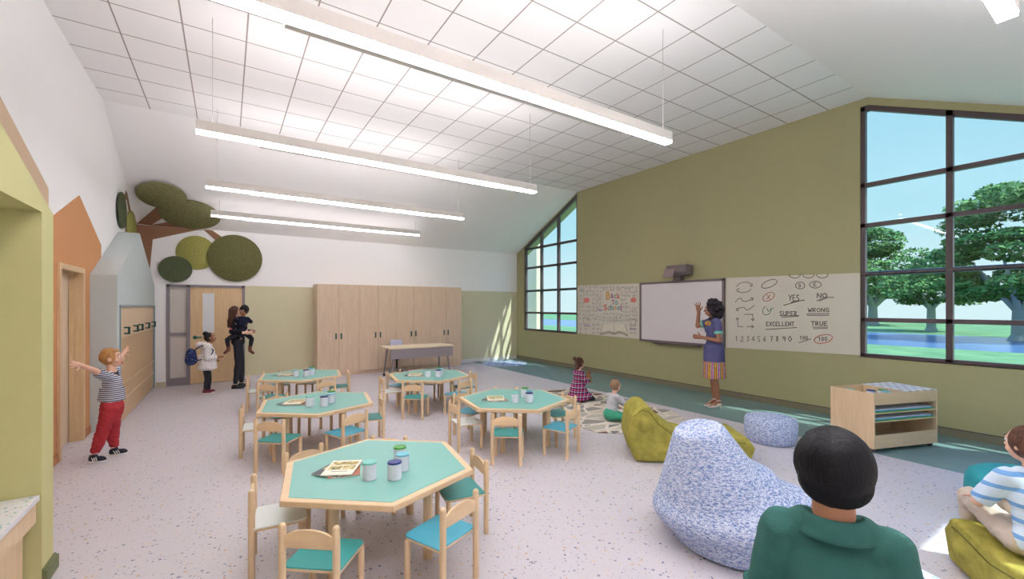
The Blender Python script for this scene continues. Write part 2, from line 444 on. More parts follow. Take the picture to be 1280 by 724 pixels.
for i in range(nl):
    y = fy0+.03+lw*i
    lab = ['nearest locker of the row, beside the grey corner', 'second nearest locker of the row', 'third nearest locker of the row', 'fourth nearest locker of the row', 'middle locker of the row of nine',
           'fourth locker from the far end of the row', 'third locker from the far end of the row', 'second locker from the far end of the row', 'farthest locker of the row, next to the grey door frame'][i]
    if proto is None:
        L = proto = thing('locker', 'tall wooden locker, '+lab, 'locker', (LX, y, 0), 0, 'lockers in the house-shaped surround')
        MB().box(-.26, -.03, .004, lw-.004, .0, fz-.02).build('carcass', LOCKW, L)
        MB().box(-.03, -.008, .003, lw-.003, 1.235, fz-.014, bev=.002).build('top_panel', LOCKL, L)
        MB().box(-.03, -.014, .003, lw/2-.002, .575, 1.23, bev=.002).build('door', LOCKW, L)
        MB().box(-.03, -.014, lw/2+.002, lw-.003, .575, 1.23, bev=.002).build('door', LOCKW, L)
        MB().box(-.03, -.012, .003, lw-.003, .335, .565, bev=.002).build('drawer', LOCKW, L)
        MB().box(-.03, -.012, .003, lw-.003, .03, .325, bev=.002).build('drawer', LOCKW, L)
        MB().box(-.012, .004, .0, lw, .563, .576).box(-.012, .002, 0, lw, .325, .336).build('shelf_edge', LOCKL, L)
    else:
        L = dup(proto, (LX, y, 0), 0, 'tall wooden locker, '+lab)
    hooks.append(L)
for i, yh in ((0, 8.50), (2, 9.26), (4, 9.74), (6, 10.50), (8, 11.28)):
    L = hooks[i]; yy = yh-L.location.y
    MB().box(-.009, .062, yy, yy+.03, 1.373, 1.395).box(-.009, .062, yy, yy+.03, 1.285, 1.307).box(.035, .062, yy, yy+.03, 1.285, 1.395).build('pull_handle', DGREEN, L)

# ------------------------------------------------------------------ wall tree: trunk, branches and felt discs
def felt(name, rgb):
    t = Nt(name); n = t.noise(t.coord(), 60, 4, .7); c0 = lin(rgb); k = t.ramp(n, [(.35, tuple(x*.6 for x in c0[:3])+(1,)), (.65, tuple(min(1, x*1.35) for x in c0[:3])+(1,))])
    t.bump(n, .4, .006); return t.col(k, .95, 0, .1)
FELT = {'moss': felt('moss_felt', (136, 131, 92)), 'dark': felt('dark_green_felt', (90, 96, 72)), 'light': felt('light_olive_felt', (162, 156, 90)), 'deep': felt('deep_olive_felt', (108, 104, 68))}
nS = V((0, -SL, -1)).normalized()            # room-side normal of the back slope
def frame_mtx(c, n, upv):
    n = V(n).normalized(); u = V(upv).cross(n).normalized(); v = n.cross(u)
    m = M((u, v, n)).transposed().to_4x4(); m.translation = V(c); return m
def disc(c, n, up, ra, rb, m, label, off=0.0):
    mt = frame_mtx(c, n, up)
    b = MB(); b.lathe([(.985, off), (1, off+.006), (1, off+.022), (.985, off+.028)], seg=56, sx=ra, sy=rb)
    o = b.build('felt_disc', m, autos=50); o.matrix_world = mt; return tag(o, label, 'wall disc', 'felt discs of the wall tree')
UPS = V((0, 1, -SL)).normalized()
def sl(x, y): return (x, y, ceil_z(y)-.002)
disc(sl(-1.05, 10.67), nS, UPS, .39, .40, FELT['moss'], 'moss green oval felt disc on the sloped ceiling, topmost of the tree', .045)
disc(sl(-.64, 11.21), nS, UPS, .52, .5, FELT['moss'], 'large moss green felt disc on the sloped ceiling behind the lowest light', .012)
disc((.155, YF-.001, 2.79), (0, -1, 0), (0, 0, 1), .53, .53, FELT['deep'], 'largest dark olive round felt disc on the back wall above the door', .035)
disc((-.56, YF-.001, 2.87), (0, -1, 0), (0, 0, 1), .36, .37, FELT['light'], 'light yellow-olive felt disc on the back wall above the door', .004)
disc((-.92, YF-.001, 2.49), (0, -1, 0), (0, 0, 1), .29, .28, FELT['dark'], 'small dark green felt disc at the lower left above the door frame', .035)
disc((XL+.001, 9.95, 3.36), (1, 0, 0), (0, 0, 1), .33, .31, FELT['dark'], 'dark green felt disc high on the left wall', .02)
disc((XL+.001, 10.85, 3.17), (1, 0, 0), (0, 0, 1), .43, .34, FELT['light'], 'light olive felt disc on the left wall above the grey house roof', .02)
BR = plain('brown_tree_panel', (150, 108, 82), .8)
w = thing('tree_trunk_mural', 'brown branching tree panel folded into the corner behind the green discs', 'wall tree', (0, 0, 0))
b = MB(); q = YF-.012
def wallpoly(pts, y=q): b.prism(pts, y, YF-.001, 'y')
wallpoly([(XL+.002, 3.3), (XL+.002, 1.5), (-1.42, 1.5), (-1.30, 3.10), (-.56, 3.365), (-.4, 3.385), (XL+.002, 3.385)])
b.build('trunk', BR, w)
b = MB()
def slp(pts):
    lo = [V(sl(*p))+nS*.001 for p in pts]; hi = [p+nS*.012 for p in lo]; n = len(pts)
    A = [b.b.verts.new(p) for p in lo]; B = [b.b.verts.new(p) for p in hi]
    b.b.faces.new(A); b.b.faces.new(B)
    for i in range(n): b.b.faces.new([A[i], A[(i+1) % n], B[(i+1) % n], B[i]])
slp([(XL+.005, 11.66), (-1.12, 11.0), (-.98, 11.25), (-1.33, 11.68)])
slp([(-1.33, 11.68), (-.84, 11.45), (-.5, 11.6), (-.55, 11.68)])
b.build('branch', BR, w)
b = MB(); wallpoly([(-.44, 3.39), (-.27, 3.385), (-.05, 3.22), (-.19, 3.15)]); b.build('branch', BR, w)
b = MB(); b.prism([(10.32, 3.60), (10.45, 3.80), (10.56, 3.78), (10.5, 3.66)], XL, XL+.012, 'x'); b.prism([(10.43, 3.80), (10.56, 3.79), (10.95, 3.5), (10.83, 3.44)], XL, XL+.012, 'x')
b.prism([(11.25, 3.5), (11.68, 3.36), (11.68, 1.9), (11.3, 1.9)], XL, XL+.012, 'x')
b.build('branch', BR, w)

# ------------------------------------------------------------------ pendant lights
LAMP = emis('led_diffuser', (246, 247, 252), 23.0); LAMPD = emis('led_diffuser_dimmed', (246, 247, 252), 13.0)
UPFILL = emis('ceiling_fill', (246, 246, 250), 11.5); UPFILL_DIM = emis('ceiling_fill_dimmed', (246, 246, 250), 1.4)  # glow added on top of the pendants to brighten the ceiling
UPFILL0 = emis('ceiling_fill_bright', (246, 246, 250), 70.0)  # strongest added fill, on the near pendant, to lift the right slope
HOUS = plain('pale_warm_grey_housing', (222, 214, 208), .5)
LP = [(.56, 'partly seen long pendant light at the top right corner'), (3.09, 'nearest full-length linear pendant light below the tiled ceiling'), (5.62, 'second linear pendant light, crossing the edge of the tiles'),
      (8.16, 'third linear pendant light below the white slope'), (10.67, 'farthest linear pendant light, in front of the green discs')]
proto = None
for y, lab in LP:
    t = thing('pendant_light', lab, 'ceiling light', (0, y, 3.545), 0, 'linear pendant lights')
    MB().box(-.274, 4.15, -.05, .05, .004, .070).box(-.274, 4.15, -.05, -.046, .070, .108).box(-.274, 4.15, .046, .05, .070, .108).build('housing', HOUS, t)
    MB().box(-.272, 4.148, -.046, .046, -.018, .004).build('diffuser', LAMPD if y > 9 else LAMP, t)
    MB().prism([(-.045, .072), (.045, .072), (0, .107)], -.26, 4.13, 'x').build('added_fill_strip', UPFILL0 if y < 1 else (UPFILL if y < 9 else UPFILL_DIM), t)  # added glowing strip, hidden inside the housing lips, fills the ceiling
    MB().box(.307, 3.445, .0, .052, -.045, -.019).build('sensor_strip', HOUS, t)
    for x in (-.13, 4.05):
        h = ceil_z(y)-3.545-.002
        MB().cone((x, 0, .105), .003, (x, 0, h), .003, 6).build('suspension_cable', plain('cable_grey', (180, 172, 170), .5), t)

# ------------------------------------------------------------------ wall cabinets
ys, yb = 11.10, YF-.002; ZT = 2.235
xs = [1.785, 2.752, 3.69, 4.645, 5.586]
labs = ['leftmost tall pale oak wall cabinet, beside the olive wall panel', 'second tall pale oak cabinet from the left, behind the desk end', 'third tall pale oak cabinet, directly behind the desk', 'rightmost tall pale oak cabinet, near the window corner']
for i in range(4):
    a, c = xs[i], xs[i+1]
    t = thing('wall_cabinet', labs[i], 'cabinet', ((a+c)/2, ys, 0), 0, 'tall cabinets along the back wall'); hw = (c-a)/2
    MB().box(-hw, hw, .022, yb-ys, .1, ZT).box(-hw, hw, .045, yb-ys, 0, .1).build('body', CABW, t)
    for s in (-1, 1):
        x0, x1 = (-hw+.0015, -.0025) if s < 0 else (.0025, hw-.0015)
        dr = MB().box(x0, x1, 0, .02, .1, ZT, bev=.0015).build('door', CABW, t)
        xh = s*.062
        MB().box(xh-.018, xh+.018, -.004, .0, .90, 1.04).box(xh-.018, xh-.010, -.022, 0, .90, 1.04).build('handle', DGREEN, dr)

# ------------------------------------------------------------------ teacher desk and chair
t = thing('teacher_desk', 'long pale-topped teacher desk with grey modesty panel before the cabinets', 'desk', (3.92, 10.2, 0))
MB().box(-.81, .81, -.40, .36, .705, .735, bev=.004).build('desktop', wood('desk_top', (238, 224, 198), (228, 208, 176), 'X'), t)
MB().box(-.78, .79, -.37, -.355, .47, .70).build('modesty_panel', plain('mauve_grey_panel', (150, 140, 144), .5), t)
for s in (-1, 1):
    for fy, ty in ((-.33, -.24), (.33, .2)):
        l = MB().cone((s*.72, fy, .055), .018, (s*.68, ty, .705), .022, 12).build('leg', GREYMET, t, autos=40)
        MB().cone((s*.72-.02, fy, .03), .03, (s*.72+.02, fy, .03), .03, 16).build('caster', BLACK, l, autos=40)
t = thing('task_chair', 'pale lilac swivel chair tucked behind the teacher desk', 'chair', (3.62, 10.86, 0), R(170))
def shell(u, v):
    a = (u-.5)*1.5
    if v < .5: return V((.22*math.sin(a)*1.1, .20-.8*v*.5, .44+.03*(2*u-1)**2-.02*math.sin(v*PI*2)))
    w_ = (v-.5)*2; return V((.20*math.sin(a)*1.1, -.0-.06*w_-.0+.05*(1-abs(math.cos(a)))-.02, .44+.40*w_))
MB().grid(shell, 16, 20).build('seat_shell', plain('lilac_plastic', (200, 200, 222), .4), t, smooth=True)
for o_ in t.children:
    md = o_.modifiers.new('t', 'SOLIDIFY'); md.thickness = .012
MB().cone((0, .05, .1), .022, (0, .05, .43), .022, 14).cone((0, .05, .33), .05, (0, .05, .42), .09, 14).build('column', BLACK, t, autos=40)
bs = MB(); cs = []
for k in range(5):
    a = 2*PI*k/5+.3; p = (.27*math.cos(a), .05+.27*math.sin(a), .065)
    bs.cone((0, .05, .11), .022, p, .013, 10); cs.append(p)
bs.build('star_base', CHROME, t, autos=40)
for p in cs: MB().cone((p[0]-.018, p[1], .027), .027, (p[0]+.018, p[1], .027), .027, 14).build('caster', BLACK, t, autos=40)

# ------------------------------------------------------------------ children's tables and chairs
TEAL = plain('teal_laminate', (124, 182, 172), .35, var=.015)
SEAT_T = plain('teal_seat', (70, 160, 158), .35, var=.02); SEAT_B = plain('sky_blue_seat', (84, 178, 204), .35, var=.02); SEAT_W = plain('white_seat', (232, 238, 236), .35, var=.01)
TC = [(.925, 3.195), (.926, 5.747), (1.068, 8.18), (2.89, 6.95), (3.049, 4.589)]
TN = ['nearest hexagonal table', 'middle table of the left row', 'far left table near the door', 'table before the teacher desk', 'table beside the rug']
def hexpts(r): return [(r*math.cos(R(21+60*k)), r*math.sin(R(21+60*k))) for k in range(6)]
def make_table(c, lab):
    t = thing('hexagonal_table', lab, 'table', (c[0], c[1], 0), 0, 'teal topped hexagonal tables')
    MB().prism(hexpts(.71), .49, .528, bev=.006).build('table_top', wood('table_edge', (234, 205, 168), (220, 186, 146), 'X'), t)
    MB().prism(hexpts(.655), .5285, .5305).build('inlay', TEAL, t)
    for x, y in ((-.37, -.33), (.21, -.44), (.33, .23), (-.27, .32)):
        MB().cone((x, y, .0), .032, (x, y, .49), .032, 20).build('leg', MAPLE, t, autos=40)
    return t
def make_chair():
    t = thing('child_chair', 'x', 'chair')
    for s in (-1, 1):
        MB().cone((s*.15, -.145, 0), .0195, (s*.15, -.145, .535), .0195, 16, round_=1).build('leg', MAPLE, t, autos=60)
        MB().cone((s*.15, .145, 0), .0185, (s*.15, .145, .29), .0185, 16).build('leg', MAPLE, t, autos=60)
    n = 12; up = []; 
    for i in range(n+1):
        x = -.137+.274*i/n; k = 2*i/n-1; up.append((x, .462+.062*math.sqrt(max(0, 1-(k*.93)**2))))
    out = [(-.137, .425)]+[( .137, .425)]+up[::-1]
    MB().prism(out, -.153, -.139, 'y', bev=.003).build('backrest', wood('chair_back', (236, 208, 170), (222, 188, 146), 'X'), t, autos=50)
    def so(w, f, bk): return [(-w, bk), (w, bk), (w, f-.03), (w-.01, f-.012), (w-.03, f), (-w+.03, f), (-w+.01, f-.012), (-w, f-.03)]
    MB().prism(so(.165, .168, -.132), .29, .305, bev=.002).build('seat_base', MAPLE, t)
    MB().prism(so(.166, .169, -.133), .305, .314, bev=.002).build('seat', SEAT_T, t)
    return t
# (mid of rear posts), facing angle, seat, position words
CH = [((-.565, -.71), 51, 'T', 'near left side'), ((.24, -.865), 113, 'B', 'near right side'), ((.715, -.24), 172, 'T', 'right side'),
      ((.275, .61), -128, 'W', 'far side'), ((-.40, .67), -66, 'B', 'far left side'), ((-.785, .10), -5, 'W', 'left side')]
SN = {'T': ('teal-seated', SEAT_T), 'B': ('sky-blue-seated', SEAT_B), 'W': ('white-seated', SEAT_W)}
cup_px = [('mint', (122, 200, 190)), ('navy', (22, 44, 118)), ('light blue', (112, 190, 210)), ('green', (62, 150, 52))]
CUPW = plain('white_cup', (232, 230, 240), .4)
# cup bases and magazine placement relative to a table centre (metres)
CUPS = [(-.12, -.222), (.023, -.312), (.119, -.19), (.157, -.027)]
MAGP = (-.238, .048)
def mag_mat(i):
    t = Nt('magazine_cover_%d' % i)
    v = t.coord((1, 1, 1)); sp = t.n('ShaderNodeSeparateXYZ'); t.l(v, sp.inputs[0])
    x, y = sp.outputs[0], sp.outputs[1]
    vo = t.noise(v, 26, 4, .7)
    pal = [(.2, lin((25, 28, 24))), (.42, lin((70, 92, 40))), (.52, lin((190, 160, 60))), (.62, lin((225, 205, 150))), (.8, lin((60, 60, 40)))]
    img = t.ramp(vo, pal)
    def rect(x0, x1, y0, y1):
        a = t.math('MULTIPLY', t.math('GREATER_THAN', x, x0), t.math('LESS_THAN', x, x1))
        c = t.math('MULTIPLY', t.math('GREATER_THAN', y, y0), t.math('LESS_THAN', y, y1)); return t.math('MULTIPLY', a, c)
    m = t.math('MAXIMUM', t.math('MAXIMUM', rect(-.09, -.003, -.045, .03), rect(.003, .09, -.045, .03)), rect(-.09, .09, .045, .11))
    base = [lin((240, 228, 210)), lin((40, 45, 62)), lin((176, 88, 58))][i]
    txt = t.math('MULTIPLY', rect(-.055, .055, -.085, -.070), t.math('GREATER_THAN', t.math('FRACT', t.math('MULTIPLY', x, 90)), .4))
    c = t.mix(m, base, img); c = t.mix(txt, c, lin((50, 50, 50)))
    return t.col(c, .35)
MAGM = [mag_mat(0), mag_mat(1), mag_mat(2)]
PAPER = plain('paper_edge', (235, 230, 220), .7)
def box_mag(m):
    b = MB(); b.mat(PAPER).box(-.105, .105, -.14, .14, 0, .006); b.mat(m).box(-.105, .105, -.14, .14, .006, .0068); return b
cproto = make_chair(); first = True
cupp = None; magp = []
for ti, (c, nm) in enumerate(zip(TC, TN)):
    lab = {0: 'nearest and largest-looking teal hexagonal table with wooden rim', 1: 'teal hexagonal table in the middle of the left row', 2: 'farthest teal hexagonal table of the left row, nearest the door',
           3: 'far teal hexagonal table of the right row, before the teacher desk', 4: 'teal hexagonal table of the right row beside the patterned rug'}[ti]
    if ti == 0: tab0 = make_table(c, lab)
    else: dup(tab0, (c[0], c[1], 0), 0, lab)
    for (p, ang, k, wd) in CH:
        a = R(ang); x = c[0]+p[0]+.145*math.cos(a); y = c[1]+p[1]+.145*math.sin(a)
        lb = '%s child chair on the %s of the %s' % (SN[k][0], wd, nm)
        if first: o = cproto; o.location = (x, y, 0); o.rotation_euler = (0, 0, a-PI/2); o['label'] = lb; first = False
        else: o = dup(cproto, (x, y, 0), a-PI/2, lb)
        o['group'] = 'wooden child chairs around the hexagonal tables'
        if k != 'T': 
            for chh in o.children:
                if chh.name.split('.')[0] == 'seat':
                    if 'seat_'+k not in _cache:
                        d2 = chh.data.copy(); d2.materials.clear(); d2.materials.append(SN[k][1]); _cache['seat_'+k] = d2
                    chh.data = _cache['seat_'+k]
    for j, ((cx, cyy), (ln, rgb)) in enumerate(zip(CUPS, cup_px)):
        lb = 'white cylinder tub with %s lid on the %s' % (ln, nm)
        o = thing('lidded_tub', lb, 'tub', (c[0]+cx, c[1]+cyy, .5306), 0, 'white tubs with coloured lids on the tables')
        key = 'cupmesh'
        if key not in _cache:
            bb = MB().lathe([(.040, 0), (.046, .003), (.046, .108)], seg=28).build('tub_body', CUPW, o, autos=40); _cache[key] = bb.data
        else:
            bb = bpy.data.objects.new('tub_body', _cache[key]); COL.objects.link(bb); bb.parent = o
        key = 'lid'+ln
        if key not in _cache:
            bb = MB().lathe([(.0475, .108), (.0475, .116), (.044, .119)], seg=28).build('lid', plain('lid_'+ln.replace(' ', '_'), rgb, .35), o, autos=40); _cache[key] = bb.data
        else:
            bb = bpy.data.objects.new('lid', _cache[key]); COL.objects.link(bb); bb.parent = o
    for j, (dx, dy, rz, z, ln) in enumerate([(.0, .0, -28.5, .0135, 'cream photo-grid magazine on top of the pile'), (-.03, .02, -48, .007, 'dark navy magazine in mid pile'), (.012, -.012, -14, .0003, 'rust orange magazine at the bottom')]):
        key = 'mag%d' % j
        if key not in _cache: o = box_mag(MAGM[j]).build('magazine'); _cache[key] = o.data
        else: o = bpy.data.objects.new('magazine', _cache[key]); COL.objects.link(o)
        o.location = (c[0]+MAGP[0]+dx, c[1]+MAGP[1]+dy, .5306+z); o.rotation_euler = (0, 0, R(rz)); tag(o, ln+', '+nm, 'magazine', 'magazines on the hexagonal tables')

# ------------------------------------------------------------------ boards on the teaching wall
S_, C_ = math.sin(R(33.4)), math.cos(R(33.4))
def cl(lat, t): return (S_*t+C_*lat, C_*t-S_*lat)
def wallpt(u, v, X=XR):
    a = (u-640)/540; t = X/(S_+C_*a); return ((C_-S_*a)*t, H-(v-383)/540*t)
def ribbon(b, pts, w, x):
    """flat stroke lying on the wall plane through (Y, z) points"""
    for (a, c) in zip(pts, pts[1:]):
        dy, dz = c[0]-a[0], c[1]-a[1]; L = math.hypot(dy, dz) or 1e-6
        ny, nz = -dz/L*w/2, dy/L*w/2; ey, ez = dy/L*w*.3, dz/L*w*.3
        b.poly([(x, a[0]-ey+ny, a[1]-ez+nz), (x, a[0]-ey-ny, a[1]-ez-nz), (x, c[0]+ey-ny, c[1]+ez-nz), (x, c[0]+ey+ny, c[1]+ez+nz)])
POSTER = plain('poster_paper', (216, 208, 194), .7, var=.01, scale=3)
INK = plain('charcoal_ink', (116, 108, 102), .8); INKR = plain('red_ink', (206, 118, 108), .8); INKG = plain('green_ink', (110, 160, 112), .8)
INKF = plain('faint_pencil_ink', (150, 142, 132), .8)
# right-hand writing poster
Q = lambda x, y: wallpt(900+x/6.584, 340+y/6.584, XR-.012)
w = thing('writing_poster', 'cream poster with handwritten words, arrows and numbers between the whiteboard and the large window', 'poster', (0, 0, 0))
MB().prism([Q(46, 622), Q(1152, 686), Q(1150, 8), Q(46, 50)], XR-.010, XR-.001, 'x').build('sheet', POSTER, w)
class Part:
    def __init__(s, m): s.m = m; s.b = MB()
    def done(s, name): s.b.build(name, s.m, w, norm=False); s.b = MB()
bi, br, bg = Part(INK), Part(INKR), Part(INKG)
def st(b, pts, w=.012): ribbon(b.b, [Q(*p) for p in pts], w, XR-.0125)
def arc(cx, cy, rx, ry, a0=0, a1=360, rot=0, n=22):
    o = []
    for i in range(n+1):
        a = R(a0+(a1-a0)*i/n); x, y = rx*math.cos(a), ry*math.sin(a); r_ = R(rot)
        o.append((cx+x*math.cos(r_)-y*math.sin(r_), cy+x*math.sin(r_)+y*math.cos(r_)))
    return o
st(bi, arc(200, 120, 62, 35, 190, 345, -8)); st(bi, [(245, 108), (262, 122), (266, 98)])
st(bi, arc(195, 135, 60, 35, 20, 165, -5)); st(bi, [(160, 135), (140, 145), (148, 168)]); bi.done('circling_arrows')
st(bi, arc(406, 98, 68, 28, -10, 335, -22)); bi.done('oval_mark')
st(bi, [(125, 248), (150, 222), (172, 215), (188, 240), (215, 245), (272, 220)]); st(bi, [(250, 212), (274, 218), (262, 238)]); bi.done('wavy_arrow')
st(bi, [(135, 312), (165, 296), (200, 292), (218, 315), (245, 305), (282, 275)]); st(bi, [(150, 295), (132, 313), (152, 322)]); bi.done('wavy_arrow')
st(bi, [(202, 350), (270, 350), (270, 398)]); st(bi, [(256, 385), (270, 402), (280, 383)]); bi.done('bent_arrow')
st(bi, [(190, 452), (148, 450), (143, 380)]); st(bi, [(132, 395), (143, 377), (156, 392)]); st(bi, [(216, 450), (275, 450)]); st(bi, [(258, 438), (277, 450), (260, 465)]); bi.done('bent_arrow')
st(br, arc(400, 205, 52, 30, -20, 330, -30)); st(br, [(388, 190), (412, 225)]); st(br, [(415, 188), (385, 222)])
st(bg, arc(385, 318, 38, 32, 20, 300, -50)); st(bg, [(385, 300), (398, 325), (438, 295)])
for cx, a1 in ((615, 180), (728, 180), (842, 180)): st(bi, arc(cx, 22, 46, 28, -8, 180))
st(bi, arc(660, 112, 38, 28)); st(bi, arc(785, 105, 48, 28, -30, 335)); bi.done('circled_mark')
GL = {'A': [[(0, 1), (.5, 0), (1, 1)], [(.2, .6), (.8, .6)]], 'B': [[(0, 0), (0, 1), (.8, .85), (.7, .5), (0, .5)], [(0, 0), (.7, .1), (.6, .45)]], 'C': [[(.9, .1), (.4, 0), (.05, .5), (.4, 1), (.95, .9)]],
 'D': [[(.1, 0), (.1, 1), (.8, .8), (.8, .25), (.1, 0)]], 'E': [[(.9, 0), (.1, .03), (.1, 1), (.95, .95)], [(.1, .5), (.75, .48)]], 'F': [[(.9, 0), (.1, 0), (.1, 1)], [(.1, .5), (.7, .5)]],
 'G': [[(.9, .1), (.4, 0), (.05, .5), (.4, 1), (.9, .9), (.9, .55), (.55, .55)]], 'I': [[(.5, 0), (.5, 1)]], 'L': [[(.1, 0), (.1, 1), (.85, .97)]], 'N': [[(.05, 1), (.1, 0), (.85, 1), (.95, 0)]],
 'O': [[(.5, 0), (.05, .3), (.1, .8), (.5, 1), (.9, .75), (.9, .25), (.5, 0)]], 'P': [[(.1, 1), (.1, 0), (.8, .12), (.7, .5), (.1, .55)]], 'R': [[(.1, 1), (.1, 0), (.8, .12), (.7, .48), (.1, .52), (.9, 1)]],
 'S': [[(.85, .05), (.3, 0), (.1, .3), (.8, .65), (.7, .98), (.05, .95)]], 'T': [[(0, .02), (1, 0)], [(.5, 0), (.5, 1)]], 'U': [[(.1, 0), (.12, .8), (.5, 1), (.88, .8), (.9, 0)]],
 'W': [[(0, 0), (.25, 1), (.5, .35), (.75, 1), (1, 0)]], 'X': [[(.05, 0), (.95, 1)], [(.95, 0), (.05, 1)]], 'Y': [[(0, 0), (.5, .5), (1, 0)], [(.5, .5), (.4, 1)]],
 '1': [[(.2, .25), (.55, 0), (.5, 1)]], '2': [[(.1, .2), (.5, 0), (.85, .25), (.05, 1), (.95, .97)]], '3': [[(.1, .05), (.8, .1), (.4, .45), (.9, .75), (.1, 1)]], '4': [[(.6, 1), (.65, 0), (.05, .65), (.95, .65)]],
 '5': [[(.9, 0), (.2, .03), (.15, .42), (.8, .6), (.7, .95), (.1, 1)]], '6': [[(.8, 0), (.15, .5), (.3, 1), (.85, .8), (.6, .5), (.15, .65)]], '7': [[(.05, .05), (.9, 0), (.4, 1)], [(.3, .5), (.8, .48)]],
 '8': [[(.5, .45), (.15, .2), (.5, 0), (.85, .2), (.5, .45), (.1, .8), (.5, 1), (.9, .8), (.5, .45)]], '9': [[(.85, .3), (.4, .55), (.1, .25), (.5, 0), (.85, .2), (.7, 1)]], '0': [[(.5, 0), (.05, .4), (.4, 1), (.95, .6), (.5, 0)]]}
def write(b, txt, x0, x1, y0, y1, w=.012, skew=0, f=None):
    n = len(txt); cw = (x1-x0)/n; f = f or (lambda p: st(b, p, w))
    for i, ch in enumerate(txt):
        for s_ in GL[ch]:
            f([(x0+cw*i+cw*.82*p[0]+skew*(1-p[1]), y0+(y1-y0)*p[1]+(i*(-2 if skew else 0))) for p in s_])
write(bi, 'D', 648, 672, 98, 126, .011); write(bi, 'E', 768, 802, 88, 120, .011)
write(bi, 'YES', 566, 660, 190, 238, .013); st(bi, [(585, 250), (695, 232)], .014); st(bi, [(525, 275), (640, 242)], .014); bi.done('word')
write(bi, 'NO', 798, 890, 176, 212, .015); st(bi, [(797, 238), (865, 210), (935, 210)], .014); st(bi, [(815, 240), (880, 215)], .012); bi.done('word')
write(bi, 'SUPER', 490, 640, 325, 358, .012); st(bi, [(500, 362), (648, 358)]); st(bi, [(508, 374), (645, 366)]); bi.done('word')
write(bi, 'WRONG', 725, 905, 298, 330, .012); st(bi, [(715, 345), (900, 345)]); st(bi, [(715, 358), (895, 358)]); bi.done('word')
write(bi, 'EXCELLENT', 380, 615, 412, 445, .012); st(bi, [(375, 474), (630, 458)]); bi.done('word')
write(bi, 'TRUE', 750, 890, 408, 442, .014); st(bi, [(762, 455), (888, 455)]); st(bi, [(768, 468), (882, 466)]); bi.done('word')
for i, ch in enumerate('1234567890'): write(bi, ch, [128, 170, 218, 262, 308, 356, 412, 460, 514, 560][i], [148, 200, 248, 292, 338, 384, 440, 486, 548, 600][i], 530, 572, .011+.001*(i > 7))
bi.done('number_row')
write(bi, '100', 655, 728, 528, 558, .011); st(bi, [(650, 582), (748, 552)]); write(bi, '100', 808, 888, 535, 568, .011)
st(br, arc(850, 552, 76, 34, -10, 335, -12), .013)
bi.done('number_row'); br.done('red_circle'); bg.done('green_tick')

# left-hand doodle poster
P = lambda x, y: wallpt(720+x/9.656, 350+y/9.656, XR-.012)
w = thing('doodle_poster', 'cream poster reading Back To School over pencil doodles and an open book', 'poster', (0, 0, 0))
MB().prism([P(22, 645), P(775, 715), P(772, 42), P(22, 68)], XR-.010, XR-.001, 'x').build('sheet', POSTER, w)
X0 = XR-.0125
def st2(b, pts, w=.006): ribbon(b, [P(*p) for p in pts], w, X0)
db = MB(); rnd = random.Random(3)
def doodle(cx, cy, s):
    k = rnd.randint(0, 6)
    if k == 0: st2(db, arc(cx, cy, s, s*.8)); st2(db, arc(cx, cy, s*.5, s*.4))
    elif k == 1: st2(db, [(cx-s, cy-s), (cx+s, cy-s), (cx+s, cy+s), (cx-s, cy+s), (cx-s, cy-s)]); st2(db, [(cx-s, cy), (cx+s, cy)]); st2(db, [(cx, cy-s), (cx, cy+s)])
    elif k == 2: st2(db, [(cx-s, cy+s), (cx, cy-s), (cx+s, cy+s), (cx-s, cy+s)])
    elif k == 3: st2(db, [(cx-s+i*s/4, cy+(s*.5 if i % 2 else -s*.5)) for i in range(9)])
    elif k == 4: st2(db, arc(cx, cy, s, s*.5, 0, 300)); st2(db, [(cx-s*.6, cy-s*.9), (cx+s, cy+s)])
    elif k == 5:
        for j in range(3): st2(db, [(cx-s, cy-s*.7+j*s*.6), (cx+s, cy-s*.7+j*s*.6)])
    else: st2(db, [(cx-s, cy+s), (cx+s, cy-s)], .012); st2(db, [(cx-s, cy-s*.4), (cx-s*.2, cy+s*.9)])
for y in range(90, 500, 48):
    for x in list(range(45, 330, 42))+list(range(560, 760, 42)):
        if (88 < x < 175 or x > 640) and 205 < y < 285: continue
        doodle(x+rnd.uniform(-8, 8), y+rnd.uniform(-8, 8)+(x-400)*.02, rnd.uniform(11, 19))
for x in range(335, 560, 40):
    for y in (88, 118, 410, 455, 490): doodle(x+rnd.uniform(-8, 8), y, rnd.uniform(9, 15))
for x in (55, 120, 210, 265, 665, 710):
    for y in (540, 590, 640): doodle(x, y, 15)
for x in (88, 655): st2(db, [(x, 455+x*.03), (x+66, 457+x*.03), (x+66, 527+x*.04), (x, 525+x*.04), (x, 455+x*.03)], .012)
db.build('pencil_doodles', INKF, w, norm=False)
ob = MB()
for s in (-1, 1):
    cx = 458
    for k in range(4): st2(ob, [(cx, 640+k*7), (cx+s*60, 618+k*8), (cx+s*120, 632+k*8), (cx+s*165, 655+k*6+s*10)], .01)
    st2(ob, [(cx, 525), (cx, 650)], .01); st2(ob, [(cx+s*165, 660+s*10), (cx+s*130, 530)], .012)
ob.build('open_book', plain('book_edge_ink', (150, 136, 116), .8), w, norm=False)
pg = MB()
for s in (-1, 1): pg.poly([(X0+.0015,)+P(*p) for p in [(458, 522), (458+s*128, 532), (458+s*160, 662+s*10), (458+s*60, 622), (458, 640)]])
pg.build('open_book_pages', plain('book_page', (226, 219, 203), .8), w, norm=False)
pb = MB()
for x, y in ((128, 245), (695, 242)):
    pb.poly([(X0-.0005,)+P(*p) for p in arc(x, y, 36, 30, 0, 360)][:-1]); pb.poly([(X0-.0006,)+P(*p) for p in [(x-42, y+28), (x-26, y+2), (x, y+24)]])
pb.build('speech_bubbles', plain('coral_ink', (222, 130, 124), .8), w, norm=False)
lb = MB()
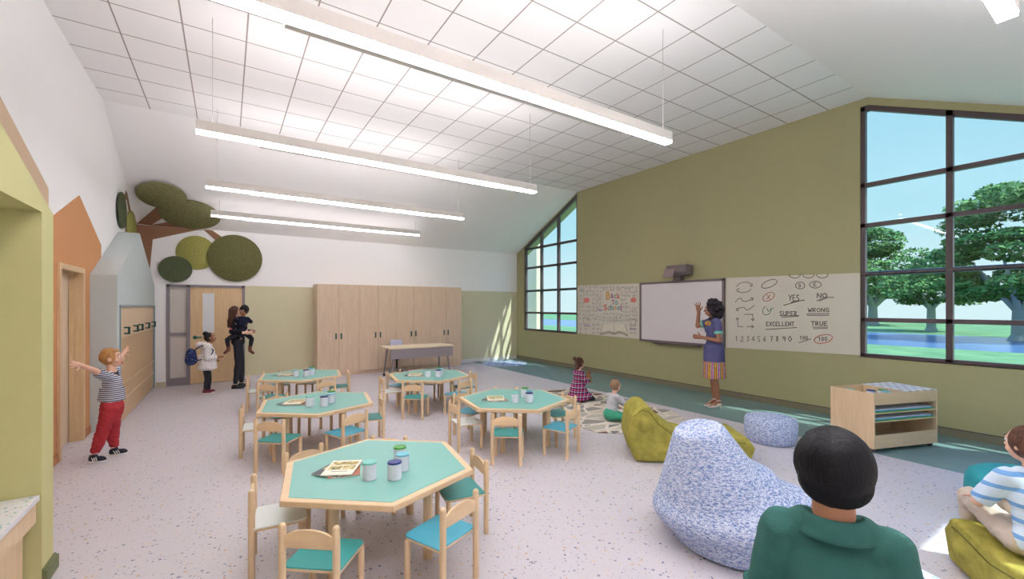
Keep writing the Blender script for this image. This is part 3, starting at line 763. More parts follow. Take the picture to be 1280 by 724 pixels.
LC = {'o': plain('ochre_letter', (212, 164, 92), .8), 'r': plain('coral_letter', (206, 120, 112), .8), 't': plain('teal_letter', (106, 158, 160), .8), 'p': plain('mauve_letter', (158, 118, 144), .8), 'g': plain('sage_letter', (140, 160, 130), .8)}
def letter(ch, x0, x1, y0, y1, m, rim=True):
    cu = bpy.data.curves.new('t', 'FONT'); cu.body = ch; cu.size = 1; cu.offset = .03
    o = bpy.data.objects.new('t', cu); COL.objects.link(o); dg = bpy.context.evaluated_depsgraph_get(); dg.update()
    me = bpy.data.meshes.new_from_object(o.evaluated_get(dg)); bpy.data.objects.remove(o)
    xs_ = [v.co.x for v in me.vertices]; ys_ = [v.co.y for v in me.vertices]
    ax, bx, ay, by = min(xs_), max(xs_), min(ys_), max(ys_)
    lb.mat(m); base = len(lb.b.verts); vs = []
    for v in me.vertices:
        Y, Z = P(x0+(x1-x0)*(v.co.x-ax)/(bx-ax), y1+(y0-y1)*(v.co.y-ay)/(by-ay)); vs.append(lb.b.verts.new((X0-.001, Y, Z)))
    for p in me.polygons:
        try: f = lb.b.faces.new([vs[i] for i in p.vertices]); f.material_index = lb.cur
        except Exception: pass
    bpy.data.meshes.remove(me)
def word_end(ch, force=False):
    global lb, nlet
    nlet += 1
    if nlet in (4, 6) or force: lb.build('word', None, w, norm=False); lb = MB()
nlet = 0
for ch, a, b_, c, e, k in (('B', 362, 410, 142, 240, 'o'), ('a', 418, 452, 170, 222, 'p'), ('c', 458, 490, 175, 225, 'g'), ('k', 496, 536, 155, 230, 'r'),
        ('T', 430, 466, 240, 300, 'p'), ('o', 468, 503, 250, 302, 't'), ('S', 334, 376, 296, 370, 'r'), ('c', 382, 412, 318, 368, 'g'), ('h', 416, 450, 300, 366, 't'),
        ('o', 454, 488, 318, 362, 'o'), ('o', 494, 532, 318, 364, 't'), ('l', 538, 550, 300, 372, 'p')): (letter(ch, a, b_, c, e, LC[k]), word_end(ch))
word_end('', True)
for t_, x, y, k in (('H', 50, 105, 't'), ('2', 72, 112, 't'), ('O', 84, 102, 't'), ('H', 600, 85, 't'), ('2', 626, 92, 't'), ('O', 640, 82, 't')): letter(t_, x, x+(10 if t_ == '2' else 18), y, y+(14 if t_ == '2' else 24), LC[k])
lb.build('formula', None, w, norm=False)
vb = MB()
for x, y in ((250, 360), (98, 552), (655, 590)): st2(vb, [(x, y), (x+70, y+3)], .03); 
vb.build('violet_scribble', plain('violet_ink', (180, 150, 182), .8), w, norm=False)

# whiteboard with frame and tray
w = thing('whiteboard', 'large white board in a taupe frame with pen tray, behind the standing teacher', 'whiteboard', (XR, 0, 0))
y0, y1, z0, z1 = 4.615, 6.625, .915, 2.235
MB().box(-.03, -.004, y0+.03, y1-.03, z0+.03, z1-.03).build('writing_surface', plain('whiteboard_enamel', (226, 218, 220), .25, var=.005), w)
MB().box(-.045, -.002, y0, y0+.045, z0, z1, bev=.004).box(-.045, -.002, y1-.045, y1, z0, z1, bev=.004).box(-.045, -.002, y0, y1, z0, z0+.045, bev=.004).box(-.045, -.002, y0, y1, z1-.045, z1, bev=.004).build('frame', TAUPE, w)
MB().box(-.12, -.004, 5.1, 6.2, z0-.022, z0-.004, bev=.003).box(-.12, -.112, 5.1, 6.2, z0-.022, z0+.004).build('pen_tray', TAUPE, w)
# projector
w = thing('projector', 'taupe short-throw projector on a wall arm above the whiteboard', 'projector', (XR, 5.5, 2.24))
b = MB().prism([(-.27, .30), (-.27, .16), (-.22, .10), (-.02, .09), (-.02, .30)], -.22, .24, 'y', bev=.006); b.build('body', TAUPE, w, autos=30)
MB().prism([(-.275, .235), (-.34, .06), (-.325, .055), (-.262, .235)], .03, .275, 'y').build('mirror_flap', plain('mauve_taupe_flap', (146, 126, 128), .5), w)
MB().box(-.14, -.002, .0, .16, .0, .10, bev=.004).box(-.05, -.002, -.10, .20, .1, .27).build('wall_bracket', TAUPE, w)
MB().cone((-.1, -.16, .30), .012, (-.1, -.16, .318), .012, 10).build('knob', BLACK, w)

# ------------------------------------------------------------------ rugs
def m_rug():
    t = Nt('leaf_pattern_rug'); nz = t.noise(t.coord(), 6, 2)
    v = t.coord((1.75, 3.4, 1), rot=(0, 0, R(28)))
    ve = t.n('ShaderNodeTexVoronoi', feature='DISTANCE_TO_EDGE'); ve.inputs['Scale'].default_value = 1.6; ve.inputs['Randomness'].default_value = .75; t.l(v, ve.inputs['Vector'])
    vc = t.n('ShaderNodeTexVoronoi'); vc.inputs['Scale'].default_value = 1.6; vc.inputs['Randomness'].default_value = .75; t.l(v, vc.inputs['Vector'])
    sp = t.n('ShaderNodeSeparateColor'); t.l(vc.outputs['Color'], sp.inputs[0])
    cell = t.ramp(sp.outputs[0], [(0, lin((150, 145, 140))), (.3, lin((186, 178, 166))), (.5, lin((128, 122, 120))), (.62, lin((122, 90, 76))), (.8, lin((204, 194, 176)))], 'CONSTANT')
    c = t.mix(t.math('GREATER_THAN', ve.outputs['Distance'], .075), lin((222, 212, 198)), cell)
    t.bump(t.noise(t.coord(), 250, 2), .4, .003); return t.col(c, .95, 0, .1)
tag(MB().prism([(4.15, 4.2), (4.42, 3.97), (5.2, 3.93), (5.75, 3.99), (6.0, 4.4), (6.05, 5.2), (6.02, 6.2), (5.9, 6.7), (5.4, 6.88), (4.6, 6.8), (4.15, 6.4), (4.08, 5.2)], .0012, .010, bev=.002).build('patterned_rug', m_rug()), 'cream, grey and brown leaf patterned rug under the sitting children', 'rug')
def m_rug2():
    t = Nt('blue_white_rug'); n = t.noise(t.coord((1, 3, 1)), 5, 3)
    c = t.ramp(n, [(.42, lin((120, 140, 186))), (.5, lin((214, 220, 232))), (.6, lin((150, 166, 200)))]); return t.col(c, .95, 0, .1)
tag(MB().lathe([(.66, .0015), (.67, .005), (.65, .011)], seg=48).build('round_rug', m_rug2(), loc=(6.87, 10.85, 0)), 'round pale blue and white rug in the far window corner', 'rug')

# ------------------------------------------------------------------ soft seats
def m_knit(name, a, bcol):
    t = Nt(name); v = t.coord((1, 1, 2.6)); n = t.noise(v, 42, 3, .65, .4); n2 = t.noise(v, 110, 2, .6)
    s = t.math('ADD', t.math('MULTIPLY', n, .6), t.math('MULTIPLY', n2, .4))
    c = t.ramp(s, [(.42, lin(a)), (.56, lin(bcol))]); t.bump(s, .5, .01); return t.col(c, .9, 0, .15)
KNIT = m_knit('blue_white_knit', (96, 124, 184), (218, 223, 238))
def m_suede(name, rgb):
    t = Nt(name); n = t.noise(t.coord(), 14, 3); f = t.noise(t.coord(), 130, 3, .7)
    s = t.math('ADD', t.math('MULTIPLY', n, .5), t.math('MULTIPLY', f, .5)); c0 = lin(rgb)
    c = t.ramp(s, [(.35, tuple(x*.72 for x in c0[:3])+(1,)), (.65, tuple(min(1, x*1.22) for x in c0[:3])+(1,))]); t.bump(f, .35, .006); return t.col(c, .92, 0, .12)
SUEDE = m_suede('olive_yellow_suede', (162, 152, 74)); SEAM = plain('dark_seam', (96, 88, 36), .9)
YAW = R(-33.4)
x, y = cl(1.69, 3.15)
w = thing('bean_bag', 'large blue and white knitted pear-shaped bean bag left of the boy in green', 'bean bag', (x, y, 0), YAW)
b = MB(); b.cone((-.36, -.06, .835), .165, (-.22, 0, .28), .43, 40).ell((-.05, 0, .23), (.60, .50, .225), seg=40, ringn=20).ell((.12, .06, .19), (.56, .50, .19), seg=40, ringn=20)
b.cone((-.33, -.05, .58), .20, (-.13, 0, .28), .41, 40)
b.cone((-.05, 0, 0.003), .44, (-.05, 0, .2), .5, 40)
b.build('cover', KNIT, w, voxel=.018, sm=14)
def pouf(lab, lat, t, r, h, m, name='pouf'):
    x, y = cl(lat, t); o = MB()
    o.lathe([(r*.80, .002), (r*.92, .02), (r*.985, h*.3), (r, h*.55), (r*.985, h*.78), (r*.93, h*.9), (r*.8, h*.97), (r*.4, h*.995), (.01, h)], seg=48)
    o = o.build(name, m, autos=80, loc=(x, y, 0)); return tag(o, lab, 'pouf')
x_, y_ = 5.72, 2.754
tag(MB().lathe([(.245, .002), (.268, .02), (.288, .1), (.296, .18), (.294, .26), (.28, .298), (.24, .312), (.12, .318), (.01, .32)], seg=48).build('pouf', KNIT, autos=80, loc=(x_, y_, 0)), 'round blue-grey knitted pouf standing alone left of the wooden cart', 'pouf')
pouf('low blue knitted pouf partly hidden behind the boy in the green polo', 1.93, 2.2, .33, .31, KNIT)
pouf('teal upholstered pouf behind the seated boy at the right edge', 3.98, 3.3, .37, .41, plain('teal_felt_upholstery', (44, 148, 158), .9, bump=.3))
def lounge():
    w = thing('bean_lounger', 'x', 'bean bag')
    prof = [(-.56, .004), (-.64, .25), (-.60, .50), (-.50, .61), (-.40, .60), (-.28, .45), (-.08, .31), (.15, .27), (.42, .31), (.60, .31), (.69, .19), (.62, .004)]
    b = MB(); b.prism(prof, -.30, .30, 'y')
    b.ell((-.48, -.0, .42), (.13, .36, .17)).ell((-.1, 0, .15), (.5, .36, .14)).ell((.46, 0, .16), (.22, .35, .15))
    b.build('cover', SUEDE, w, voxel=.02, sm=14)
    for s in (-1, 1):
        pts = [(-.585, s*.30, .5), (-.5, s*.315, .575), (-.42, s*.32, .56), (-.32, s*.32, .43), (-.12, s*.325, .28), (.15, s*.325, .235), (.42, s*.32, .265), (.57, s*.30, .25), (.65, s*.27, .15)]
        MB().tube(pts, .004, 6).build('piping', SEAM, w)
    return w
L1 = lounge(); x, y = cl(1.93, 4.93); L1.location = (x, y, 0); L1.rotation_euler = (0, 0, YAW-R(6)); L1['label'] = 'olive yellow suede lounger bean bag behind the big blue one'
dup(L1, (3.68, .205, 0), R(35), 'olive yellow suede bean bag cut by the right edge, under the seated boy')

# ------------------------------------------------------------------ wooden play cart
w = thing('play_cart', 'pale wooden wheeled play cart with shelves and a perforated white half lid', 'cart', (6.78, 1.94, 0), R(-19))
hx, hy = .505, .26; zb = .05; zt_ = .69
MB().box(-hx, -hx+.018, -hy, hy, zb, zt_).build('side_panel', MAPLE, w)
MB().box(hx-.018, hx, -hy, hy, zb, zt_).build('side_panel', MAPLE, w)
MB().box(-hx+.018, hx-.018, -hy, -hy+.018, zb, .205).box(-hx+.018, hx-.018, -hy, -hy+.018, .565, zt_).build('front_panel', MAPLEX, w)
MB().box(-hx+.018, hx-.018, hy-.018, hy, zb, zt_).build('back_panel', MAPLEX, w)
MB().box(-hx+.018, hx-.018, -hy+.018, hy-.018, zb+.02, zb+.04).build('bottom_panel', MAPLEX, w)
for z in (.365, .462): MB().box(-hx+.018, hx-.018, -hy+.004, hy-.018, z-.012, z).build('shelf', MAPLEX, w)
MB().box(-hx+.018, hx-.018, -hy+.018, hy-.018, .548, .56).build('tray', MAPLEX, w)
MB().box(0.01, .022, -hy+.018, hy-.018, .56, zt_).build('divider', MAPLE, w)
# perforated lid: plate with round recess rings
lm = Nt('perforated_lid'); tc = lm.coord((1/.12, 1/.105, 1)); sp = lm.n('ShaderNodeSeparateXYZ'); lm.l(tc, sp.inputs[0])
fx = lm.math('SUBTRACT', lm.math('FRACT', sp.outputs[0]), .5); fy = lm.math('SUBTRACT', lm.math('FRACT', sp.outputs[1]), .5)
dd = lm.math('ADD', lm.math('MULTIPLY', fx, fx), lm.math('MULTIPLY', fy, fy))
lm.col(lm.mix(lm.math('LESS_THAN', dd, .06), lin((232, 226, 226)), lin((176, 140, 112))), .4)
MB().box(.005, hx, -hy, hy, zt_, zt_+.006).build('lid', lm.m, w)
for sx in (-1, 1):
    for sy in (-1, 1):
        x = sx*(hx-.05); y = sy*(hy-.05)
        MB().cone((x-.012, y, .025), .025, (x+.012, y, .025), .025, 16).box(x-.018, x+.018, y-.012, y+.012, .03, zb+.001).build('caster', plain('grey_mauve_caster', (120, 100, 104), .4), w, autos=40)
mt = M.Translation((6.78, 1.94, 0)) @ M.Rotation(R(-19), 4, 'Z')
SHT = [('white', plain('white_sheet', (226, 222, 230), .6)), ('blue', plain('blue_sheet', (74, 158, 190), .5)), ('green', plain('green_sheet', (92, 158, 74), .5))]
for si, z0 in ((0, .3655), (1, .4625)):
    for k, (cn, cm) in enumerate([SHT[2], SHT[1], SHT[0]]):
        zz = z0+k*.0105; m = .0+k*.012
        o = MB().box(-hx+.024, hx-.03-m, -hy+.006+m, hy-.03, 0, .0098).build('foam_sheet', cm); p = mt @ V((0, 0, zz)); o.location = p; o.rotation_euler = (0, 0, R(-19))
        tag(o, '%s sheet at the %s of the pile on the %s shelf of the wooden cart' % (cn, ['bottom', 'middle', 'top'][k], ['middle', 'upper'][si]), 'sheet', 'sheets on the cart shelves')
def tub(x, y, z, lid, lab):
    p = mt @ V((x, y, z)); o = thing('lidded_tub', lab, 'tub', p, 0, 'tubs on the wooden cart')
    bb = bpy.data.objects.new('tub_body', _cache['cupmesh']); COL.objects.link(bb); bb.parent = o
    bb = bpy.data.objects.new('lid', _cache['lid'+lid]); COL.objects.link(bb); bb.parent = o
tub(-.40, .10, .5605, 'mint', 'white tub with mint lid in the back corner of the cart tray'); tub(-.22, -.02, .5605, 'navy', 'white tub with navy lid in the cart tray')
tub(-.12, -.13, .5605, 'light blue', 'white tub with light blue lid in the cart tray'); tub(-.06, -.04, .5605, 'green', 'white tub with green lid in the cart tray')
for x, y, l, lab in ((-.42, -.10, 'light blue', 'white tub with light blue lid on the bottom shelf of the cart'), (-.36, -.02, 'green', 'white tub with green lid on the bottom shelf of the cart')): tub(x, y, zb+.0405, l, lab)

# ------------------------------------------------------------------ outdoors
def m_grass():
    t = Nt('lawn'); n = t.noise(t.coord(), .8, 4); c = t.ramp(n, [(.35, lin((90, 124, 84))), (.65, lin((112, 146, 100)))]); return t.col(c, .9, 0, .1)
GR = m_grass()
struct(MB().box(XR+.25, 24.6, -60, 90, -.12, -.04).box(36.2, 75, -110, 150, -.12, -.04).build('lawn', GR))
WAT = plain('blue_paved_road', (84, 112, 146), .25, var=.12, scale=.6)
struct(MB().box(24.6, 36.2, -110, 150, -.12, -.045).build('road', WAT))
struct(MB().box(XR+.25, XR+1.1, -8, 30, -.04, -.02).build('path', plain('pale_path', (196, 200, 200), .8)))
LEAF = []
def m_leaf(nm, a, c_):
    t = Nt(nm); g = t.n('ShaderNodeNewGeometry'); c = t.ramp(g.outputs['Random Per Island'], [(0, lin(a)), (1, lin(c_))]); t.col(c, .7, 0, .2); return t.m
LF = m_leaf('tree_leaves', (54, 96, 44), (110, 154, 76)); BARK = plain('pale_grey_bark', (158, 164, 158), .9, var=.15)
def tree(lab, x, y, rh, z0, z1, seed, n=9000):
    rr = random.Random(seed); w = thing('broadleaf_tree', lab, 'tree', (x, y, -.05), 0, 'trees on the lawn')
    blobs = []
    for i in range(46):
        f = rr.random(); zz = z0+(z1-z0)*(.08+.85*f); rad = rh*math.sqrt(max(.05, 1-(f-.22)**2/.72))*rr.random()**.5*.86
        a = rr.uniform(0, 2*PI); blobs.append((V((rad*math.cos(a), rad*math.sin(a), zz)), rr.uniform(.2, .34)*rh))
    b = MB(); s = rh*.034
    for i in range(n):
        c, r_ = blobs[rr.randrange(len(blobs))]; dv = V((rr.gauss(0, 1), rr.gauss(0, 1), rr.gauss(0, 1))).normalized()
        p = c+V((dv.x*r_, dv.y*r_, dv.z*r_*.42))*rr.uniform(.75, 1.05)
        u = V((rr.gauss(0, 1), rr.gauss(0, 1), rr.gauss(0, .6))).normalized(); v_ = u.orthogonal().normalized(); k = s*rr.uniform(.7, 1.4)
        b.poly([p-u*k, p+v_*k*.6, p+u*k, p-v_*k*.6])
    b.build('crown', LF, w, norm=False)
    for c, r_ in blobs[:0]: pass
    t_ = MB(); hh = z0+.25*(z1-z0); tr = rh*.085
    t_.cone((0, 0, 0), tr*1.5, (0, 0, .3), tr, 14).cone((0, 0, .3), tr, (0, 0, z0*.9), tr*.85, 14)
    for k in range(6):
        a = 2*PI*k/6+rr.uniform(-.3, .3); t_.cone((0, 0, z0*.8), tr*.55, (rh*.45*math.cos(a), rh*.45*math.sin(a), hh+rr.uniform(0, .8)), tr*.15, 8)
    t_.build('trunk', BARK, w, autos=50)
x, y = cl((1275-640)/540*21.9, 21.9); tree('largest leafy tree, cut by the right edge of the photo', x, y, 3.7, 1.75, 8.4, 1, 20000)
x, y = cl((1164-640)/540*30, 30); tree('small leafy tree just left of the large window mullion', x, y, 3.0, 1.9, 4.6, 2, 10000)
x, y = cl((1091-640)/540*41, 41); tree('distant leafy tree at the left side of the large window', x, y, 4.6, 2.0, 9.2, 5, 14000)
# roof overhang and a pier of the next building wing
SOF = wood('soffit_boards', (170, 164, 118), (140, 134, 96), 'Z', .6)
b = MB()
ys2 = [YN-.5, F2, F1, YF+1.2]; x0_, x1_ = XR+T, XR+.42
b.prism([(y, ceil_z(y)-.03) for y in ys2]+[(y, ceil_z(y)+.16) for y in reversed(ys2)], x0_, x1_, 'x')
struct(b.build('roof_overhang', SOF))
b = MB(); b.mat(PALE).box(9.25, 9.45, 12.43, 12.98, -.05, 4.2)
struct(b.build('wall_wing'))

# ------------------------------------------------------------------ daylight
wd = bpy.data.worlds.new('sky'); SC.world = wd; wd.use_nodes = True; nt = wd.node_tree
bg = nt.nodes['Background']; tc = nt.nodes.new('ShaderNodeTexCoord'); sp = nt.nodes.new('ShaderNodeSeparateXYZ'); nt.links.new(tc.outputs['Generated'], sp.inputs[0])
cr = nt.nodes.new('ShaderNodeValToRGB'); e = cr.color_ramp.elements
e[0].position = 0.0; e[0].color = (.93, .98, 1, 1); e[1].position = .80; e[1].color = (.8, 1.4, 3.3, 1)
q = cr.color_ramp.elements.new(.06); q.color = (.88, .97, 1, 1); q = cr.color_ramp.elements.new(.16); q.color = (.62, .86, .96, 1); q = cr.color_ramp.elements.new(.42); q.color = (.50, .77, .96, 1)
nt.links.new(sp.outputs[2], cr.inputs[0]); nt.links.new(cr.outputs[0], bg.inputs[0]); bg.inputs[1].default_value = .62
sl_ = bpy.data.lights.new('sun', 'SUN'); sl_.energy = 5.0; sl_.angle = R(1.2); sl_.color = (1, .94, .84)
so_ = bpy.data.objects.new('sun', sl_); COL.objects.link(so_)
so_.rotation_euler = V((-.52, 1, -1.5)).to_track_quat('-Z', 'Y').to_euler(); so_.location = (12, -6, 10)
#@@PART3
# ------------------------------------------------------------------ people
from mathutils import Euler
SKINL = plain('light_skin', (226, 178, 154), .55, var=.03); SKINM = plain('tan_skin', (186, 132, 102), .55, var=.03); SKIND = plain('brown_skin', (160, 108, 82), .5, var=.03); SKINK = plain('warm_brown_skin', (158, 106, 78), .5, var=.03)
EYEW = plain('eye_white', (236, 232, 228), .3); EYED = plain('dark_iris', (38, 28, 24), .2)
def hairmat(n, rgb, hi, sc=(60, 60, 6)):
    t = Nt(n); f = t.noise(t.coord(sc), 1.6, 4, .6, .3); c = t.ramp(f, [(.35, lin(rgb)), (.7, lin(hi))]); t.bump(f, .45, .006); return t.col(c, .5, 0, .22)
HBLK = hairmat('black_hair', (14, 13, 16), (38, 34, 38)); HGIN = hairmat('ginger_hair', (150, 102, 58), (196, 150, 98)); HBRN = hairmat('brown_hair', (62, 40, 32), (106, 70, 54)); HDB = hairmat('sandy_hair', (128, 98, 78), (166, 134, 108)); HCUR = hairmat('dark_curls', (24, 20, 26), (62, 52, 60), (40, 40, 40)); HLONG = hairmat('auburn_hair', (50, 32, 28), (98, 62, 48))

def J3(**k): return {a: V(b) for a, b in k.items()}
def basis(J):
    x = (J['sr']-J['sl']).normalized(); z = (J['neck']-J['pel']).normalized(); y = z.cross(x).normalized(); x = y.cross(z)
    return M((x, y, z)).transposed()
def torso(b, J, k, inf=0.0, belly=1.0):
    r = basis(J); pel, nk = J['pel'], J['neck']; d = nk-pel
    b.ell(pel+d*.04, (.155*k+inf, .115*k*belly+inf, .13*k+inf*.5), r)
    b.ell(pel+d*.36, (.135*k+inf, .105*k*belly+inf, .17*k), r)
    b.ell(pel+d*.66, (.155*k+inf, .108*k+inf, .19*k), r)
    b.cone(J['sl'], .058*k+inf, J['sr'], .058*k+inf, 14, True, 2)
    b.cone(J['sl']*.5+nk*.5, .05*k+inf, pel+d*.7+(J['sl']-nk)*.3, .08*k+inf, 12, True, 2).cone(J['sr']*.5+nk*.5, .05*k+inf, pel+d*.7+(J['sr']-nk)*.3, .08*k+inf, 12, True, 2)
def arm(b, J, s, k, inf=0.0, upto=2.0, r0=.052, r1=.040, r2=.027):
    a, e, w = J['s'+s], J['e'+s], J['w'+s]
    t = min(1, upto); p = a.lerp(e, t); rr = r0+(r1-r0)*t
    b.ell(a, (r0*k+inf,)*3)
    b.cone(a, r0*k+inf, p, rr*k+inf, 14, True, 2 if t >= 1 else 0)
    if upto > 1:
        t2 = min(1, upto-1); b.cone(e, r1*k+inf, e.lerp(w, t2), (r1+(r2-r1)*t2)*k+inf, 14, True, 0 if inf else 2)
def leg(b, J, s, k, inf=0.0, upto=2.0, r0=.088, r1=.056, r2=.036):
    a, e, w = J['h'+s], J['k'+s], J['a'+s]
    t = min(1, upto); p = a.lerp(e, t)
    b.cone(a, r0*k+inf, p, (r0+(r1-r0)*t)*k+inf, 16, True, 2 if t >= 1 else 0)
    if upto > 1:
        t2 = min(1, upto-1); m = e.lerp(w, .35*t2)
        b.cone(e, r1*k+inf, m, r1*k*1.0+inf, 16, True, 2); b.cone(m, r1*k+inf, e.lerp(w, t2), (r1+(r2-r1)*t2)*k+inf, 16, True, 0 if inf else 2)
def hand(b, w, d, n, L, side=1, curl=.5, spread=.12, fr=.062):
    d = V(d).normalized(); n = (V(n)-d*V(n).dot(d)).normalized(); ac = d.cross(n)*side
    rt = M((d.cross(n), d, n)).transposed()
    b.cone(w-d*.15*L, .16*L, w+d*.2*L, .17*L, 12, True, 2)
    b.ell(w+d*.32*L, (.23*L, .30*L, .11*L), rt, 14, 10)
    for i, (o, ln) in enumerate(((-.165, .36), (-.055, .44), (.055, .41), (.165, .32))):
        p = w+d*.50*L+ac*(-o)*L; f = (d+ac*(-o)*spread*8).normalized()
        f2 = (f+n*curl*.8).normalized(); f3 = (f+n*curl*2.0).normalized(); r_ = fr*L
        p2 = p+f*ln*.40*L; p3 = p2+f2*ln*.34*L; b.cone(p, r_*1.05, p2, r_, 8, True, 2).cone(p2, r_, p3, r_*.95, 8, True, 2).cone(p3, r_*.95, p3+f3*ln*.28*L, r_*.85, 8, True, 2)
    p = w+d*.16*L+ac*.16*L; f = (d*.6+ac*.8+n*.3).normalized(); p2 = p+f*.24*L
    b.cone(p, .07*L, p2, .062*L, 8, True, 2).cone(p2, .062*L, p2+(f+d*.5+n*curl*.5).normalized()*.2*L, .052*L, 8, True, 2)
def head(b, J, k, Rh, neckr=.052, child=False):
    c = J['head']; jw = .052 if child else .056
    b.ell(c+Rh@V((0, -.005*k, .012*k)), (.074*k, .092*k, .100*k), Rh, 24, 16)
    b.ell(c+Rh@V((0, .026*k, -.045*k)), (jw*k, .062*k, .066*k), Rh, 20, 12)
    if child: b.ell(c+Rh@V((.034*k, .052*k, -.038*k)), (.028*k,)*3).ell(c+Rh@V((-.034*k, .052*k, -.038*k)), (.028*k,)*3)
    b.cone(c+Rh@V((0, .086*k, .004*k)), .008*k, c+Rh@V((0, .103*k, -.026*k)), .0125*k, 8, True, 2)
    for s in (-1, 1): b.ell(c+Rh@V((s*.076*k, -.006*k, -.008*k)), (.010*k, .020*k, .031*k), Rh, 10, 8)
    for s in (-1, 1): b.cone(c+Rh@V((s*.014*k, .086*k, .030*k)), .007*k, c+Rh@V((s*.050*k, .072*k, .030*k)), .007*k, 6, True, 2)
    b.ell(c+Rh@V((0, .084*k, -.062*k)), (.021*k, .010*k, .010*k), Rh, 10, 8)
    b.cone(J['neck']-V((0, 0, .03*k)), neckr*k*1.1, c+Rh@V((0, -.02*k, -.03*k)), neckr*k, 14, True, 2)
def face(root, J, k, Rh, brow=HBLK, lip=(176, 92, 84), mouth_open=0):
    c = J['head']
    for s in (-1, 1):
        b = MB(); p = c+Rh@V((s*.031*k, .0755*k, .010*k))
        b.mat(EYEW).ell(p, (.0125*k,)*3, None, 12, 8); b.mat(EYED).ell(p+Rh@V((0, .0075*k, 0)), (.0072*k,)*3, None, 10, 8); b.build('eye', None, root, smooth=True)
        MB().cone(c+Rh@V((s*.015*k, .0885*k, .036*k)), .0042*k, c+Rh@V((s*.047*k, .077*k, .037*k)), .0030*k, 6, True, 2).build('eyebrow', brow, root, smooth=True)
    b = MB().ell(c+Rh@V((0, .0885*k, -.056*k)), (.020*k, .0075*k, .0048*k), Rh, 12, 8).ell(c+Rh@V((0, .0885*k, -(.064+.018*mouth_open)*k)), (.018*k, .0075*k, .0055*k), Rh, 12, 8)
    if mouth_open: b.mats = []; b.ell(c+Rh@V((0, .082*k, -.066*k)), (.019*k, .012*k, .015*k), Rh, 12, 8)
    b.build('mouth', plain('lips_%d' % lip[0], lip, .4), root, smooth=True)
def cap_hair(root, J, k, Rh, mat, grow=.012, back=.020, up=.020, extra=None, vox=.008, low=0, amp=.003, fr=30):
    c = J['head']; b = MB()
    b.ell(c+Rh@V((0, -back*k, up*k)), ((.076+grow)*k, (.088+grow)*k, (.098+grow*.9)*k), Rh, 28, 18)
    if low: b.ell(c+Rh@V((0, -.045*k, -low*k)), ((.070+grow)*k, (.055+grow)*k, .07*k), Rh, 24, 14)
    if extra: extra(b, c, k, Rh)
    return b.build('hair', mat, root, voxel=vox*k, sm=3, disp=lambda p: amp*k*mnoise.noise(V((p.x*fr, p.y*fr, p.z*fr*.35))*1.0))
def shoe(root, a, d, L, wd, m, sole, stripe=None, name='shoe', z0=0.0, h=.09):
    d = V((d[0], d[1], 0)).normalized(); sd = V((-d.y, d.x, 0)); a = V((a[0], a[1], 0)); b = MB()
    def O(sc): return [(a+d*(L*x)+sd*(wd*y*sc))[:2] for x, y in ((-.27, -.28), (-.30, 0), (-.27, .28), (0, .38), (.35, .5), (.6, .36), (.70, 0), (.6, -.4), (.35, -.5), (0, -.36))]
    b.mat(sole).prism(O(1.06), z0+.002, z0+.022, bev=.004)
    b.mat(m); q = M((d, sd, V((0, 0, 1)))).transposed()
    b.ell(a+d*(.30*L)+V((0, 0, z0+.03)), (.37*L, .47*wd, .038), q).ell(a-d*.02*L+V((0, 0, z0+.045)), (.27*L, .37*wd, h*.55), q)
    b.cone(a+d*(.05*L)+V((0, 0, z0+.05)), .42*wd, a-d*.02*L+V((0, 0, z0+h)), .36*wd, 14)
    if stripe:
        b.mat(stripe)
        for i in range(3):
            for s in (-1, 1): p = a+d*(L*(.08+.11*i))+sd*(s*wd*.47)+V((0, 0, z0+.028)); b.cone(p, .005, p-d*.02-sd*(s*.012)+V((0, 0, .035)), .005, 6)
    return b.build(name, None, root, smooth=False, autos=50)
def person(lab, loc, rz, cat='person'): return thing('person', lab, 'person', loc, rz)
def skinbody(root, b, mat, vox): return b.build('body', mat, root, voxel=vox, sm=3)
def disp_fold(a=.006, f=9, s=0): return lambda p: a*mnoise.noise(V((p.x*f+s, p.y*f, p.z*f*.8)))+a*.6*mnoise.noise(V((p.x*f*2.3, p.y*f*2.3+s, p.z*f*3)))
def E3(pitch=0, yaw=0, roll=0): return Euler((R(pitch), R(roll), R(yaw)), 'XYZ').to_matrix()

# ---- fabrics
def stripes(name, a, c, per, axis=2, duty=.5, tilt=0):
    t = Nt(name); tc = t.coord(rot=(R(tilt), 0, 0)); sp = t.n('ShaderNodeSeparateXYZ'); t.l(tc, sp.inputs[0])
    m = t.math('LESS_THAN', t.math('FRACT', t.math('ADD', t.math('DIVIDE', sp.outputs[axis], per), 50)), duty)
    t.bump(t.noise(t.coord(), 200, 2), .2, .003); return t.col(t.mix(m, lin(a), lin(c)), .85, 0, .15)
def plaid(name):
    t = Nt(name); tc = t.coord(); sp = t.n('ShaderNodeSeparateXYZ'); t.l(tc, sp.inputs[0]); c = lin((92, 34, 84))
    def band(o, per, off, duty): return t.math('LESS_THAN', t.math('FRACT', t.math('ADD', t.math('DIVIDE', o, per), 50+off)), duty)
    h = t.math('ADD', sp.outputs[0], sp.outputs[1])
    for o in (h, sp.outputs[2]):
        c = t.mix(t.math('MULTIPLY', band(o, .075, .0, .35), .6), c, lin((36, 24, 56)))
        c = t.mix(t.math('MULTIPLY', band(o, .075, .45, .18), .75), c, lin((196, 60, 120)))
    for o in (h, sp.outputs[2]): c = t.mix(t.math('MULTIPLY', band(o, .075, .8, .1), .8), c, lin((232, 216, 226)))
    return t.col(c, .85, 0, .15)
